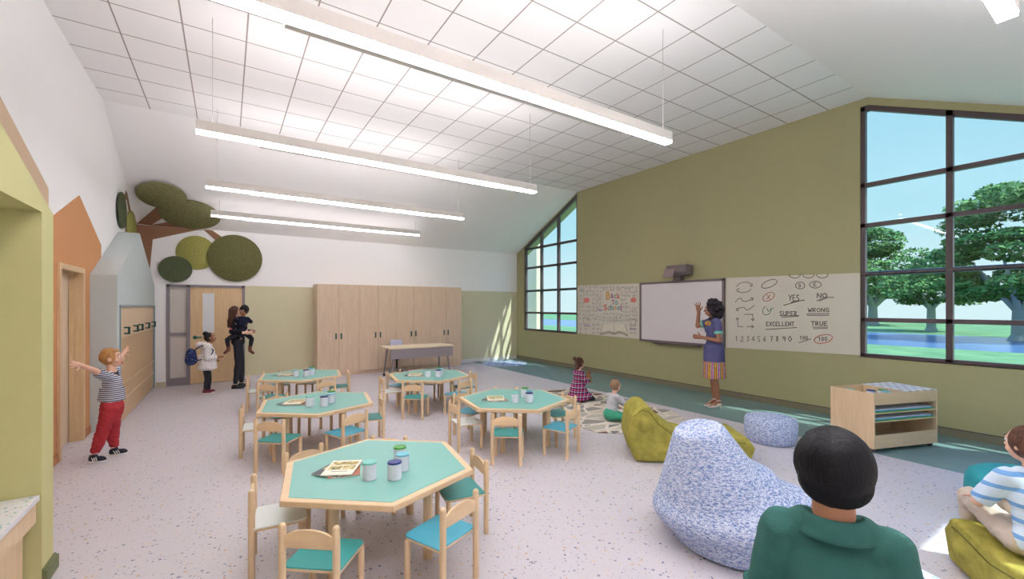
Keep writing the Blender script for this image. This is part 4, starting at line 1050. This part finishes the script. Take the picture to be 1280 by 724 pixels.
def dots(name, base, stops, scale, th):
    t = Nt(name); vo = t.n('ShaderNodeTexVoronoi'); vo.inputs['Scale'].default_value = scale; t.l(t.coord(), vo.inputs['Vector'])
    sp = t.n('ShaderNodeSeparateColor'); t.l(vo.outputs['Color'], sp.inputs[0])
    m = t.math('LESS_THAN', vo.outputs['Distance'], t.math('MULTIPLY', sp.outputs[0], th))
    return t.col(t.mix(m, lin(base), t.ramp(sp.outputs[1], stops, 'CONSTANT')), .85, 0, .15)
FLORAL = dots('black_floral_blouse', (26, 24, 32), [(0, lin((190, 90, 96))), (.35, lin((120, 130, 100))), (.6, lin((210, 170, 160))), (.8, lin((80, 80, 100)))], 14, .42)
NAVYP = dots('navy_patterned_jacket', (30, 32, 52), [(0, lin((150, 110, 60))), (.4, lin((70, 80, 120))), (.7, lin((170, 120, 120)))], 16, .3)
COAT = dots('white_sprigged_coat', (232, 226, 224), [(0, lin((170, 80, 90))), (.3, lin((120, 110, 150))), (.6, lin((190, 150, 80))), (.8, lin((110, 90, 110)))], 34, .36)
BACKP = dots('navy_patterned_backpack', (40, 52, 96), [(0, lin((180, 190, 220))), (.5, lin((90, 110, 160)))], 50, .4)
GREY_T = plain('heather_grey_tee', (186, 184, 190), .9, bump=.2); DKGREY = plain('charcoal_leggings', (40, 40, 48), .85, bump=.2); POLO = plain('dark_green_polo', (46, 98, 92), .85, var=.06, bump=.3); KHAKI = plain('beige_trousers', (196, 180, 166), .85, var=.05, bump=.2)
REDP = plain('brick_red_trousers', (168, 44, 52), .85, var=.08, bump=.3, scale=20); WHT = plain('white_rubber', (226, 224, 220), .6); NAVYS = plain('navy_canvas', (40, 42, 58), .8)

# ---- 1. boy in red trousers, arms flung wide
k = .80
J = J3(pel=(0, .075, .60), neck=(0, .075, .955), head=(0, .072, 1.118), sl=(-.125, .06, .925), sr=(.125, .06, .925), er=(.27, .005, 1.02), wr=(.40, -.06, 1.095), el=(-.27, .04, 1.02), wl=(-.40, .06, 1.12),
       hl=(-.065, .08, .58), hr=(.065, .07, .58), kl=(-.08, .06, .32), kr=(.09, .02, .33), al=(-.09, .06, .085), ar=(.10, -.05, .085))
t = person('boy in striped polo shirt and red trousers, both arms flung wide', (-1.15, 6.52, 0), R(-96))
Rh = E3(8, 0, 0); b = MB(); head(b, J, .94, Rh, .042, True); torso(b, J, k*.9)
for s in 'lr': arm(b, J, s, k*.95); leg(b, J, s, k*.85)
hand(b, J['wr'], (.8, -.35, .25), (.1, 1, .1), .145, -1, .05, .3); hand(b, J['wl'], (-.8, .25, .6), (0, 1, .2), .145, 1, .05, .3)
skinbody(t, b, SKINL, .0055); face(t, J, .94, Rh, HGIN, (186, 92, 90), 1)
cap_hair(t, J, .94, Rh, HGIN, .009, .020, .024, lambda b, c, k, Rh: b.ell(c+Rh@V((0, .035*k, .080*k)), (.060*k, .046*k, .026*k), Rh), amp=.006)
b = MB(); torso(b, J, k*.86, .010, .9)
r_ = basis(J); b.cone(J['pel']+V((0, .0, .19)), .108, J['pel']+V((0, -.005, .05)), .118, 24)
for s in 'lr': arm(b, J, s, k, .014, .75)
b.build('polo_shirt', stripes('navy_white_stripes', (78, 80, 102), (206, 206, 214), .022), t, voxel=.008, sm=3, disp=disp_fold(.006))
MB().cone(J['neck']+V((0, 0, -.035)), .062, J['neck']+V((0, .005, .012)), .048, 20, False).build('collar', NAVYS, t, smooth=True)
b = MB(); b.ell(J['pel']-V((0, 0, .0)), (.122, .098, .10))
for s in 'lr': leg(b, J, s, k, .012, 1.92)
b.build('trousers', REDP, t, voxel=.008, sm=3, disp=disp_fold(.012, 16))
shoe(t, (.10, -.05), (.25, 1), .17, .078, NAVYS, WHT, WHT); shoe(t, (-.09, .07), (-.1, 1), .17, .078, NAVYS, WHT, WHT)

# ---- 2. girl in white coat with backpack
k = .74
J = J3(pel=(0, .0, .54), neck=(0, .02, .93), head=(0, .05, 1.085), sl=(-.11, .01, .90), sr=(.11, .01, .90), er=(.15, -.0, .70), wr=(.10, .17, .71), el=(-.15, .0, .70), wl=(-.12, .12, .66),
       hl=(-.055, 0, .52), hr=(.055, -.01, .52), kl=(-.05, .03, .28), kr=(.05, .0, .28), al=(-.05, .02, .07), ar=(.05, -.03, .07))
t = person('small girl in speckled white hooded coat and black leggings beside the door', (-.325, 10.30, 0), R(-90))
Rh = E3(2); b = MB(); head(b, J, .90, Rh, .042, True); torso(b, J, k*.85)
for s in 'lr': arm(b, J, s, k*.95); leg(b, J, s, k*.8)
hand(b, J['wr'], (-.1, 1, .05), (-1, 0, .3), .11, 1, .35, .08); hand(b, J['wl'], (.1, .7, -.5), (1, 0, 0), .11, -1, .5, .08)
skinbody(t, b, SKINK, .007); face(t, J, .90, Rh, HBLK, (150, 84, 80))
cap_hair(t, J, .90, Rh, HBLK, .006, .024, .014, lambda b, c, k, Rh: b.ell(c+Rh@V((0, -.085*k, .098*k)), (.052*k, .052*k, .048*k), Rh), amp=.003)
b = MB(); torso(b, J, k, .035); b.cone(J['pel']+V((0, 0, .22)), .14, J['pel']-V((0, .0, .055)), .165, 24); b.ell(J['pel']-V((0, 0, .03)), (.17, .15, .07))
for s in 'lr': arm(b, J, s, k, .026, 1.92)
b.build('coat', COAT, t, voxel=.009, sm=4, disp=disp_fold(.007))
b = MB()
for i in range(9):
    a = R(-110+27.5*i); b.ell(J['neck']+V((.085*math.sin(a), -.075*math.cos(a)-.02, .02+.02*math.cos(a))), (.045, .045, .05))
b.ell(J['neck']+V((0, -.13, .02)), (.09, .08, .065)); b.build('hood', COAT, t, voxel=.009, sm=4)
b = MB()
for s in 'lr': leg(b, J, s, k*.85, .008, 1.97)
b.ell(J['pel'], (.1, .085, .09)); b.build('leggings', DKGREY, t, voxel=.008, sm=3)
MAR = plain('maroon_shoe', (110, 30, 52), .5)
shoe(t, (.05, -.03), (0, 1), .165, .07, MAR, WHT); shoe(t, (-.05, .02), (0, 1), .165, .07, MAR, WHT)
w = tag(None or MB().ell((0, -.245, .74), (.115, .075, .155)).cone((0, -.24, .80), .085, (0, -.24, .66), .10, 24, True, 2).build('backpack', BACKP, None, voxel=.009, sm=5), 'small navy patterned backpack on the back of the girl in white coat', 'backpack')
w.location = (-.338, 10.30, 0); w.rotation_euler = (0, 0, R(-90))
b = MB()
for s in (-1, 1): b.tube([(s*.085, -.19, .85), (s*.10, -.08, .945), (s*.10, .06, .93), (s*.105, .115, .84), (s*.13, .06, .72), (s*.11, -.17, .65)], .010, 8)
b.build('strap', plain('navy_strap', (38, 48, 84), .7), w, smooth=True)

# ---- 3. woman holding toddler
k = 1.0
J = J3(pel=(0, -.0, 1.0), neck=(0, -.03, 1.44), head=(.0, -.045, 1.585), sl=(-.16, -.03, 1.40), sr=(.16, -.03, 1.40), er=(.25, -.11, 1.19), wr=(.30, .10, 1.16), el=(-.22, .05, 1.18), wl=(-.0, .24, 1.16),
       hl=(-.085, 0, .96), hr=(.085, 0, .96), kl=(-.08, .06, .52), kr=(.08, .0, .52), al=(-.08, .06, .09), ar=(.09, -.05, .09))
WL = (.19, 10.66, 0)
t = person('woman in black floral blouse and black leggings holding a toddler on her arm', WL, R(-90))
Rh = E3(-4, -12, 6); b = MB(); head(b, J, .98, Rh, .05); torso(b, J, k*.9)
for s in 'lr': arm(b, J, s, k*.95, 0, 2, .048, .038, .026); leg(b, J, s, k*.9)
hand(b, J['wr'], (-.15, 1, -.05), (-1, 0, 0), .17, 1, .5, .06); hand(b, J['wl'], (.8, .5, .1), (0, -1, 0), .17, -1, .5, .06)
skinbody(t, b, SKINL, .009); face(t, J, .98, Rh, HLONG, (170, 80, 84))
def longh(b, c, k, Rh):
    for i in range(7):
        a = R(-100+33*i); x_, y_ = .072*math.sin(a), -.06*math.cos(a)-.02
        b.cone(c+Rh@V((x_, y_, .03)), .045, c+V((x_*1.15, y_*1.0-.03, -.20-.04*math.cos(a))), .035, 10, True, 2)
        b.cone(c+V((x_*1.15, y_-.03, -.18)), .036, c+V((x_*1.0, y_-.045, -.31)), .02, 10, True, 2) if abs(a) < 1.7 else None
cap_hair(t, J, .98, Rh, HLONG, .012, .020, .018, longh, .010, amp=.007, fr=24)
b = MB(); torso(b, J, k*.93, .014)
for s in 'lr': arm(b, J, s, k*.95, .014, 1.85, .05, .042, .034)
b.build('blouse', FLORAL, t, voxel=.010, sm=4, disp=disp_fold(.006))
b = MB(); b.ell(J['pel']-V((0, 0, .02)), (.165, .125, .13))
for s in 'lr': leg(b, J, s, k*.98, .006, 1.98)
b.build('leggings', DKGREY, t, voxel=.010, sm=4, disp=disp_fold(.004))
BKS = plain('black_shoe', (22, 22, 26), .5)
shoe(t, (.09, -.05), (.15, 1), .235, .085, BKS, BKS); shoe(t, (-.08, .06), (-.1, 1), .235, .085, BKS, BKS)
# toddler on her arm
k = .62
J = J3(pel=(.20, .07, 1.17), neck=(.15, .06, 1.46), head=(.15, .10, 1.605), sl=(.09, -.03, 1.43), sr=(.19, .16, 1.43), el=(.05, -.10, 1.36), wl=(-.0, -.10, 1.43), er=(.10, .22, 1.38), wr=(.02, .16, 1.42),
       hl=(.20, -.0, 1.15), hr=(.18, .13, 1.15), kl=(.24, -.19, 1.03), kr=(.10, .24, 1.02), al=(.22, -.17, .86), ar=(.10, .21, .82))
t = person('toddler in navy patterned jacket carried by the woman in floral blouse', WL, R(-90))
Rh = E3(0, -125, 0); b = MB(); head(b, J, .86, Rh, .04, True); torso(b, J, k*.9)
for s in 'lr': arm(b, J, s, k*.95); leg(b, J, s, k*.85)
hand(b, J['wl'], (-.3, 0, 1), (-1, 0, 0), .09, 1, .5, .06); hand(b, J['wr'], (-.8, -.4, .2), (0, -1, 0), .09, -1, .5, .06)
skinbody(t, b, SKINK, .007); face(t, J, .86, Rh, HBLK, (160, 90, 84))
cap_hair(t, J, .86, Rh, HBLK, .020, .018, .034, None, .009, amp=.008, fr=60)
b = MB(); torso(b, J, k, .018)
for s in 'lr': arm(b, J, s, k, .016, 1.85)
b.ell(J['neck']+V((-.0, -.0, -.01)), (.075, .075, .045)); b.build('jacket', NAVYP, t, voxel=.009, sm=3, disp=disp_fold(.006))
b = MB(); b.ell(J['pel'], (.10, .11, .09))
for s in 'lr': leg(b, J, s, k*.95, .010, 1.85)
b.build('trousers', plain('black_trousers', (30, 30, 38), .85), t, voxel=.009, sm=3)
BRS = plain('brown_leather_boot', (108, 62, 44), .5)
for s, d in (('l', V((.1, -.55, -.9))), ('r', V((.1, .5, -.9)))):
    a = J['a'+s]; d.normalize(); b = MB().cone(a+V((0, 0, .04)), .036, a-V((0, 0, .04)), .034, 14, True, 2).cone(a-V((0, 0, .045)), .034, a-V((0, 0, .045))+V((d.x, d.y, d.z*.55))*.115, .028, 14, True, 2)
    b.build('boot', BRS, t, voxel=.008, sm=3)

# ---- 4. teacher
k = 1.0
J = J3(pel=(0, .02, 1.02), neck=(0, .01, 1.475), head=(0, .055, 1.645), sl=(-.155, -.04, 1.44), sr=(.155, .06, 1.44), el=(-.20, -.07, 1.14), wl=(-.15, .19, 1.185), er=(.24, .27, 1.36), wr=(.24, .255, 1.60),
       hl=(-.08, .01, .98), hr=(.08, .01, .98), kl=(-.06, .0, .55), kr=(.06, .03, .56), al=(-.05, -.06, .135), ar=(.06, .0, .135))
t = person('teacher in navy dress with bright patchwork hem and white heels raising one hand', (6.81, 4.17, 0), R(31))
Rh = E3(0, 8, 0); b = MB(); head(b, J, 1.0, Rh, .05); torso(b, J, k*.92)
for s in 'lr': arm(b, J, s, k*.98); leg(b, J, s, k*.92, 0, 2, .09, .054, .034)
for s in 'lr': b.cone(J['a'+s], .034, J['a'+s]+V((0, .07, -.085)), .032, 12, True, 2).cone(J['a'+s]+V((0, .07, -.085)), .032, J['a'+s]+V((0, .125, -.105)), .022, 12, True, 2).ell(J['a'+s]+V((0, -.012, -.03)), (.028, .032, .034))
hand(b, J['wr'], (0, .1, 1), (-1, .35, 0), .185, 1, .10, .26, .05); hand(b, J['wl'], (.12, 1, .08), (1, 0, 0), .17, -1, 1.1, .05)
skinbody(t, b, SKIND, .0052); face(t, J, 1.0, Rh, HBLK, (138, 66, 62))
def curls(b, c, k, Rh):
    rr = random.Random(4)
    for i in range(110):
        d = V((rr.gauss(0, 1), rr.gauss(0, 1)-.55, rr.gauss(0, 1)-.25)).normalized()
        if d.y > .35 and d.z < .62: continue
        p = c+V((d.x*.125, d.y*.145-.03, d.z*.17-.01)); b.ell(p, (rr.uniform(.026, .042),)*3, None, 10, 8)
cap_hair(t, J, 1.0, Rh, HCUR, .024, .032, .020, curls, .010, amp=.008, fr=40)
def m_dress():
    tt = Nt('navy_dress_patchwork_hem'); sp = tt.n('ShaderNodeSeparateXYZ'); tt.l(tt.coord(), sp.inputs[0])
    ang = tt.math('ARCTAN2', sp.outputs[0], sp.outputs[1]); f = tt.math('FRACT', tt.math('MULTIPLY', ang, 1.75))
    cols = tt.ramp(f, [(0, lin((196, 150, 44))), (.3, lin((52, 76, 150))), (.42, lin((226, 214, 204))), (.5, lin((190, 60, 130))), (.7, lin((110, 190, 180))), (.8, lin((200, 160, 50))), (.92, lin((190, 60, 60)))], 'CONSTANT')
    vo = tt.n('ShaderNodeTexVoronoi'); vo.inputs['Scale'].default_value = 42; tt.l(tt.coord(), vo.inputs['Vector'])
    cols = tt.mix(tt.math('MULTIPLY', tt.math('LESS_THAN', vo.outputs['Distance'], .33), .6), cols, lin((70, 44, 90)))
    lowm = tt.math('LESS_THAN', sp.outputs[2], .78)
    nv = tt.mix(tt.noise(tt.coord(), 60, 2), lin((76, 74, 116)), lin((98, 96, 138)))
    c = tt.mix(lowm, nv, cols); tt.bump(tt.noise(tt.coord(), 180, 2), .2, .003); return tt.col(c, .8, 0, .2)
b = MB(); torso(b, J, k*.97, .012); r_ = 1
b.ell(V((0, .085, 1.32)), (.125, .075, .085)).ell(V((0, .0, .98)), (.175, .15, .17))
b.cone((0, .01, 1.05), .155, (0, .0, .50), .185, 28)
for s in 'lr': arm(b, J, s, k, .014, .62)
b.build('dress', m_dress(), t, voxel=.010, sm=4, disp=disp_fold(.006, 7))
b = MB()
for s in 'lr': a, e = J['s'+s], J['e'+s]; b.cone(a.lerp(e, .50), .069, a.lerp(e, .64), .066, 18, False)
b.build('sleeve_band', plain('mint_band', (110, 196, 176), .8), t, smooth=True)
MB().ell(V((0, .07, 1.405)), (.115, .082, .055)).build('patterned_yoke', dots('patchwork_yoke', (190, 150, 60), [(0, lin((190, 60, 90))), (.4, lin((90, 170, 160))), (.7, lin((60, 60, 130)))], 30, .5), t, smooth=True)
HEEL = plain('white_heel', (226, 214, 212), .35)
for s in 'lr':
    a = J['a'+s]; b = MB()
    b.cone(a+V((0, .07, -.10)), .036, a+V((0, .14, -.118)), .018, 14, True, 2); b.cone(a+V((0, -.02, -.06)), .033, a+V((0, .07, -.108)), .022, 12, True, 2)
    b.cone(a+V((0, -.032, -.06)), .014, a+V((0, -.036, -.133)), .006, 10); b.cone(a+V((0, -.002, .0)), .038, a+V((0, -.002, .012)), .038, 16)
    b.build('high_heel', HEEL, t, smooth=True)

# ---- 5. kneeling girl in plaid dress
k = .66
J = J3(pel=(0, -.05, .20), neck=(0, .0, .52), head=(0, .02, .665), sl=(-.105, -.01, .49), sr=(.105, -.01, .49), er=(.15, .05, .34), wr=(.05, .17, .37), el=(-.15, .05, .34), wl=(-.05, .17, .38),
       hl=(-.06, -.03, .17), hr=(.06, -.03, .17), kl=(-.09, .20, .075), kr=(.09, .20, .075), al=(-.09, -.12, .055), ar=(.09, -.12, .055))
t = person('small girl in purple plaid dress kneeling on the rug and hugging a bear', (5.30, 5.84, .011), R(-100))
Rh = E3(-3, 14); b = MB(); head(b, J, .88, Rh, .04, True); torso(b, J, k*.85)
for s in 'lr': arm(b, J, s, k*.95); leg(b, J, s, k*.8)
hand(b, J['wr'], (-.8, .5, .1), (0, -1, 0), .10, 1, .5, .06); hand(b, J['wl'], (.8, .5, .1), (0, -1, 0), .10, -1, .5, .06)
skinbody(t, b, SKINL, .007); face(t, J, .88, Rh, HBRN, (180, 100, 96))
def buns(b, c, k, Rh): b.ell(c+Rh@V((-.04*k, -.115*k, .085*k)), (.038*k,)*3); b.ell(c+Rh@V((.04*k, -.115*k, .085*k)), (.038*k,)*3); b.ell(c+Rh@V((0, -.07*k, -.07*k)), (.06*k, .045*k, .07*k))
cap_hair(t, J, .88, Rh, HBRN, .010, .020, .014, buns, amp=.006)
b = MB(); torso(b, J, k, .010); b.cone((0, -.03, .34), .10, (0, .0, .03), .215, 30); b.ell((0, .02, .08), (.21, .24, .07))
for s in 'lr': arm(b, J, s, k, .014, 1.8)
b.build('dress', plaid('purple_plaid'), t, voxel=.008, sm=4, disp=disp_fold(.010, 14))
shoe(t, (.12, .17), (.1, 1), .13, .055, BKS, BKS); shoe(t, (-.12, .17), (-.1, 1), .13, .055, BKS, BKS)
w = tag(MB().ell((0, .195, .40), (.045, .04, .055)).ell((0, .20, .475), (.036, .034, .034)).ell((-.03, .20, .505), (.012,)*3).ell((.03, .20, .505), (.012,)*3).ell((0, .232, .468), (.014,)*3)
    .cone((-.03, .20, .43), .016, (-.075, .215, .40), .014, 10, True, 2).cone((.03, .20, .43), .016, (.075, .215, .40), .014, 10, True, 2).cone((-.02, .2, .36), .018, (-.04, .245, .31), .017, 10, True, 2).cone((.02, .2, .36), .018, (.04, .245, .31), .017, 10, True, 2)
    .build('teddy_bear', plain('teddy_fur', (150, 100, 62), .95, bump=.4), voxel=.005, sm=2), 'small brown teddy bear hugged by the kneeling girl', 'toy')
w.location = (5.30, 5.84, .011); w.rotation_euler = (0, 0, R(-100))
MB().ell((-.012, .234, .482), (.005,)*3).ell((.012, .234, .482), (.005,)*3).ell((0, .246, .470), (.005,)*3).build('bear_face', BLACK, w, smooth=True)

# ---- 6. toddler in grey tee
k = .58
J = J3(pel=(0, -.05, .105), neck=(0, .02, .385), head=(0, .045, .515), sl=(-.095, .0, .355), sr=(.095, .0, .355), er=(.14, .10, .25), wr=(.12, .22, .20), el=(-.13, .09, .24), wl=(-.10, .20, .16),
       hl=(-.055, -.03, .09), hr=(.055, -.03, .09), kl=(-.19, .14, .075), kr=(.19, .14, .075), al=(-.06, .22, .045), ar=(.06, .25, .045))
t = person('toddler in pale grey tee and green trousers sitting on the rug behind the lounger', (4.76, 4.50, .011), R(-95))
Rh = E3(-12, 6); b = MB(); head(b, J, .84, Rh, .038, True); torso(b, J, k*.88)
for s in 'lr': arm(b, J, s, k*.98); leg(b, J, s, k*.82)
hand(b, J['wr'], (0, .8, -.4), (0, -.3, -1), .09, -1, .2, .1); hand(b, J['wl'], (0, .8, -.4), (0, -.3, -1), .09, 1, .2, .1)
for s in (-1, 1): b.cone((s*.06, .23, .04), .026, (s*.06, .31, .034), .024, 12, True, 2)
skinbody(t, b, SKINL, .007); face(t, J, .84, Rh, HDB, (190, 110, 104)); cap_hair(t, J, .84, Rh, HDB, .009, .022, .016, amp=.003)
b = MB(); torso(b, J, k, .014, 1.05)
for s in 'lr': arm(b, J, s, k, .016, .85)
b.build('tee_shirt', GREY_T, t, voxel=.008, sm=3, disp=disp_fold(.006, 12))
b = MB(); b.ell(J['pel'], (.115, .11, .095))
for s in 'lr': leg(b, J, s, k, .016, 1.85)
b.build('trousers', plain('green_trousers', (66, 160, 130), .85, bump=.2), t, voxel=.008, sm=3, disp=disp_fold(.006, 14))
for s in (-1, 1): MB().cone((s*.06, .255, .036), .030, (s*.06, .325, .032), .026, 14, True, 2).build('sock', GREY_T, t, smooth=True)

# ---- 7. boy in green polo, seen from behind
k = .76
J = J3(pel=(0, -.02, .68), neck=(0, -.015, 1.125), head=(0, .005, 1.262), sl=(-.118, -.01, 1.075), sr=(.118, -.01, 1.075), el=(-.165, -.02, .86), wl=(-.13, .14, .72), er=(.165, -.02, .86), wr=(.13, .14, .72),
       hl=(-.075, -.02, .66), hr=(.075, -.02, .66), kl=(-.08, .0, .37), kr=(.08, .0, .37), al=(-.08, -.02, .08), ar=(.08, -.02, .08))
t = person('black-haired boy in dark green polo shirt seen from behind in the foreground', (1.368, .50, 0), R(-62))
Rh = E3(2, 8); b = MB(); head(b, J, .96, Rh, .048, True); torso(b, J, k*.9)
for s in 'lr': arm(b, J, s, k*1.0); leg(b, J, s, k*.9)
hand(b, J['wr'], (-.6, .6, -.2), (0, -.2, -1), .14, 1, .6, .06); hand(b, J['wl'], (.6, .6, -.2), (0, -.2, -1), .14, -1, .6, .06)
skinbody(t, b, SKINM, .007); face(t, J, .96, Rh, HBLK, (176, 100, 92))
def bowl(b, c, k, Rh):
    b.ell(c+Rh@V((0, -.028*k, -.028*k)), (.086*k, .076*k, .072*k), Rh, 28, 16); b.ell(c+Rh@V((0, .045*k, .060*k)), (.060*k, .046*k, .04*k), Rh)
def hdisp(p):
    c = J['head']+V((-.01, -.03, .085)); q_ = p-c; a = math.atan2(q_.x, q_.y); return .0008*math.sin(a*58+6*mnoise.noise(V((p.x*20, p.y*20, p.z*9))))+.004*mnoise.noise(V((p.x*14, p.y*14, p.z*10)))
b = MB(); c = J['head']; b.ell(c+Rh@V((0, -.020*.96, .018)), (.090, .098, .098), Rh, 36, 24); bowl(b, c, .96, Rh); b.build('hair', hairmat('glossy_black_hair', (7, 7, 11), (17, 16, 22), (50, 50, 8)), t, voxel=.0045, sm=4, disp=hdisp)
b = MB(); torso(b, J, k*.97, .012)
for s in 'lr': arm(b, J, s, k*1.08, .014, .80)
b.cone(J['pel']+V((0, 0, .12)), .125, J['pel']-V((0, 0, .02)), .14, 26)
b.build('polo_shirt', POLO, t, voxel=.007, sm=4, disp=disp_fold(.005, 9, 3))
b = MB()
def colr(u, v):
    a = 2*PI*u; n = J['neck']; f = V((math.sin(a), math.cos(a), 0)); rr_ = .056+.034*v; z = .022+.010*math.sin(PI*min(1, v*1.3))-.048*v**1.4-.02*max(0, f.y)
    return n+V((f.x*rr_*1.06, f.y*rr_*.94, z))
b.grid(colr, 40, 8, True); o = b.build('collar', POLO, t, smooth=True); md = o.modifiers.new('t', 'SOLIDIFY'); md.thickness = .006
b = MB()
for s in 'lr': a, e = J['s'+s], J['e'+s]; b.cone(a.lerp(e, .765), .0585, a.lerp(e, .81), .0580, 24)
b.build('sleeve_cuff', POLO, t, smooth=False, autos=60)
b = MB(); b.ell(J['pel'], (.13, .11, .11))
for s in 'lr': leg(b, J, s, k, .012, 1.95)
b.build('trousers', NAVYS, t, voxel=.010, sm=3); shoe(t, (.08, -.03), (0, 1), .2, .08, BKS, WHT); shoe(t, (-.08, -.03), (0, 1), .2, .08, BKS, WHT)

# ---- 8. boy sitting at the right edge
k = .80
x, y = cl(2.96, 2.44)
J = J3(pel=(.0, -.04, .375), neck=(0, .0, .755), head=(-.02, .03, .91), sl=(-.125, -.0, .715), sr=(.125, -.0, .715), el=(-.20, .10, .53), wl=(-.10, .27, .50), er=(.19, .10, .53), wr=(.10, .27, .50),
       hl=(-.075, -.0, .37), hr=(.075, -.0, .37), kl=(-.07, .40, .455), kr=(.13, .38, .45), al=(.0, .45, .09), ar=(.14, .43, .09))
t = person('brown-haired boy in blue striped shirt and beige trousers sitting at the right edge', (x, y, 0), R(-50))
Rh = E3(0, 22); b = MB(); head(b, J, .94, Rh, .045, True); torso(b, J, k*.9)
for s in 'lr': arm(b, J, s, k*1.0); leg(b, J, s, k*.85)
hand(b, J['wl'], (.35, .8, -.1), (0, 0, -1), .13, 1, .25, .12); hand(b, J['wr'], (-.3, .8, -.1), (0, 0, -1), .13, -1, .25, .12)
skinbody(t, b, SKINL, .007); face(t, J, .94, Rh, HBRN, (190, 110, 104)); cap_hair(t, J, .94, Rh, HBRN, .013, .022, .014, None, .007, .03, amp=.003)
b = MB(); torso(b, J, k*.97, .014)
for s in 'lr': arm(b, J, s, k*1.1, .018, .92)
b.build('striped_shirt', stripes('blue_white_shirt', (120, 168, 220), (210, 224, 240), .085, 2, .72), t, voxel=.008, sm=4, disp=disp_fold(.006, 11))
MB().cone(J['neck']+V((0, 0, -.03)), .07, J['neck']+V((0, .004, .012)), .056, 20, False).build('collar', plain('green_collar', (70, 110, 92), .85), t, smooth=True)
b = MB(); b.ell(J['pel'], (.125, .12, .105))
for s in 'lr': leg(b, J, s, k, .014, 1.70)
b.build('trousers', KHAKI, t, voxel=.008, sm=3, disp=disp_fold(.010, 14))
shoe(t, (.0, .46), (.1, 1), .16, .07, BKS, WHT); shoe(t, (.14, .44), (0, 1), .17, .07, BKS, WHT)
bpy.data.scenes.remove(TMP)
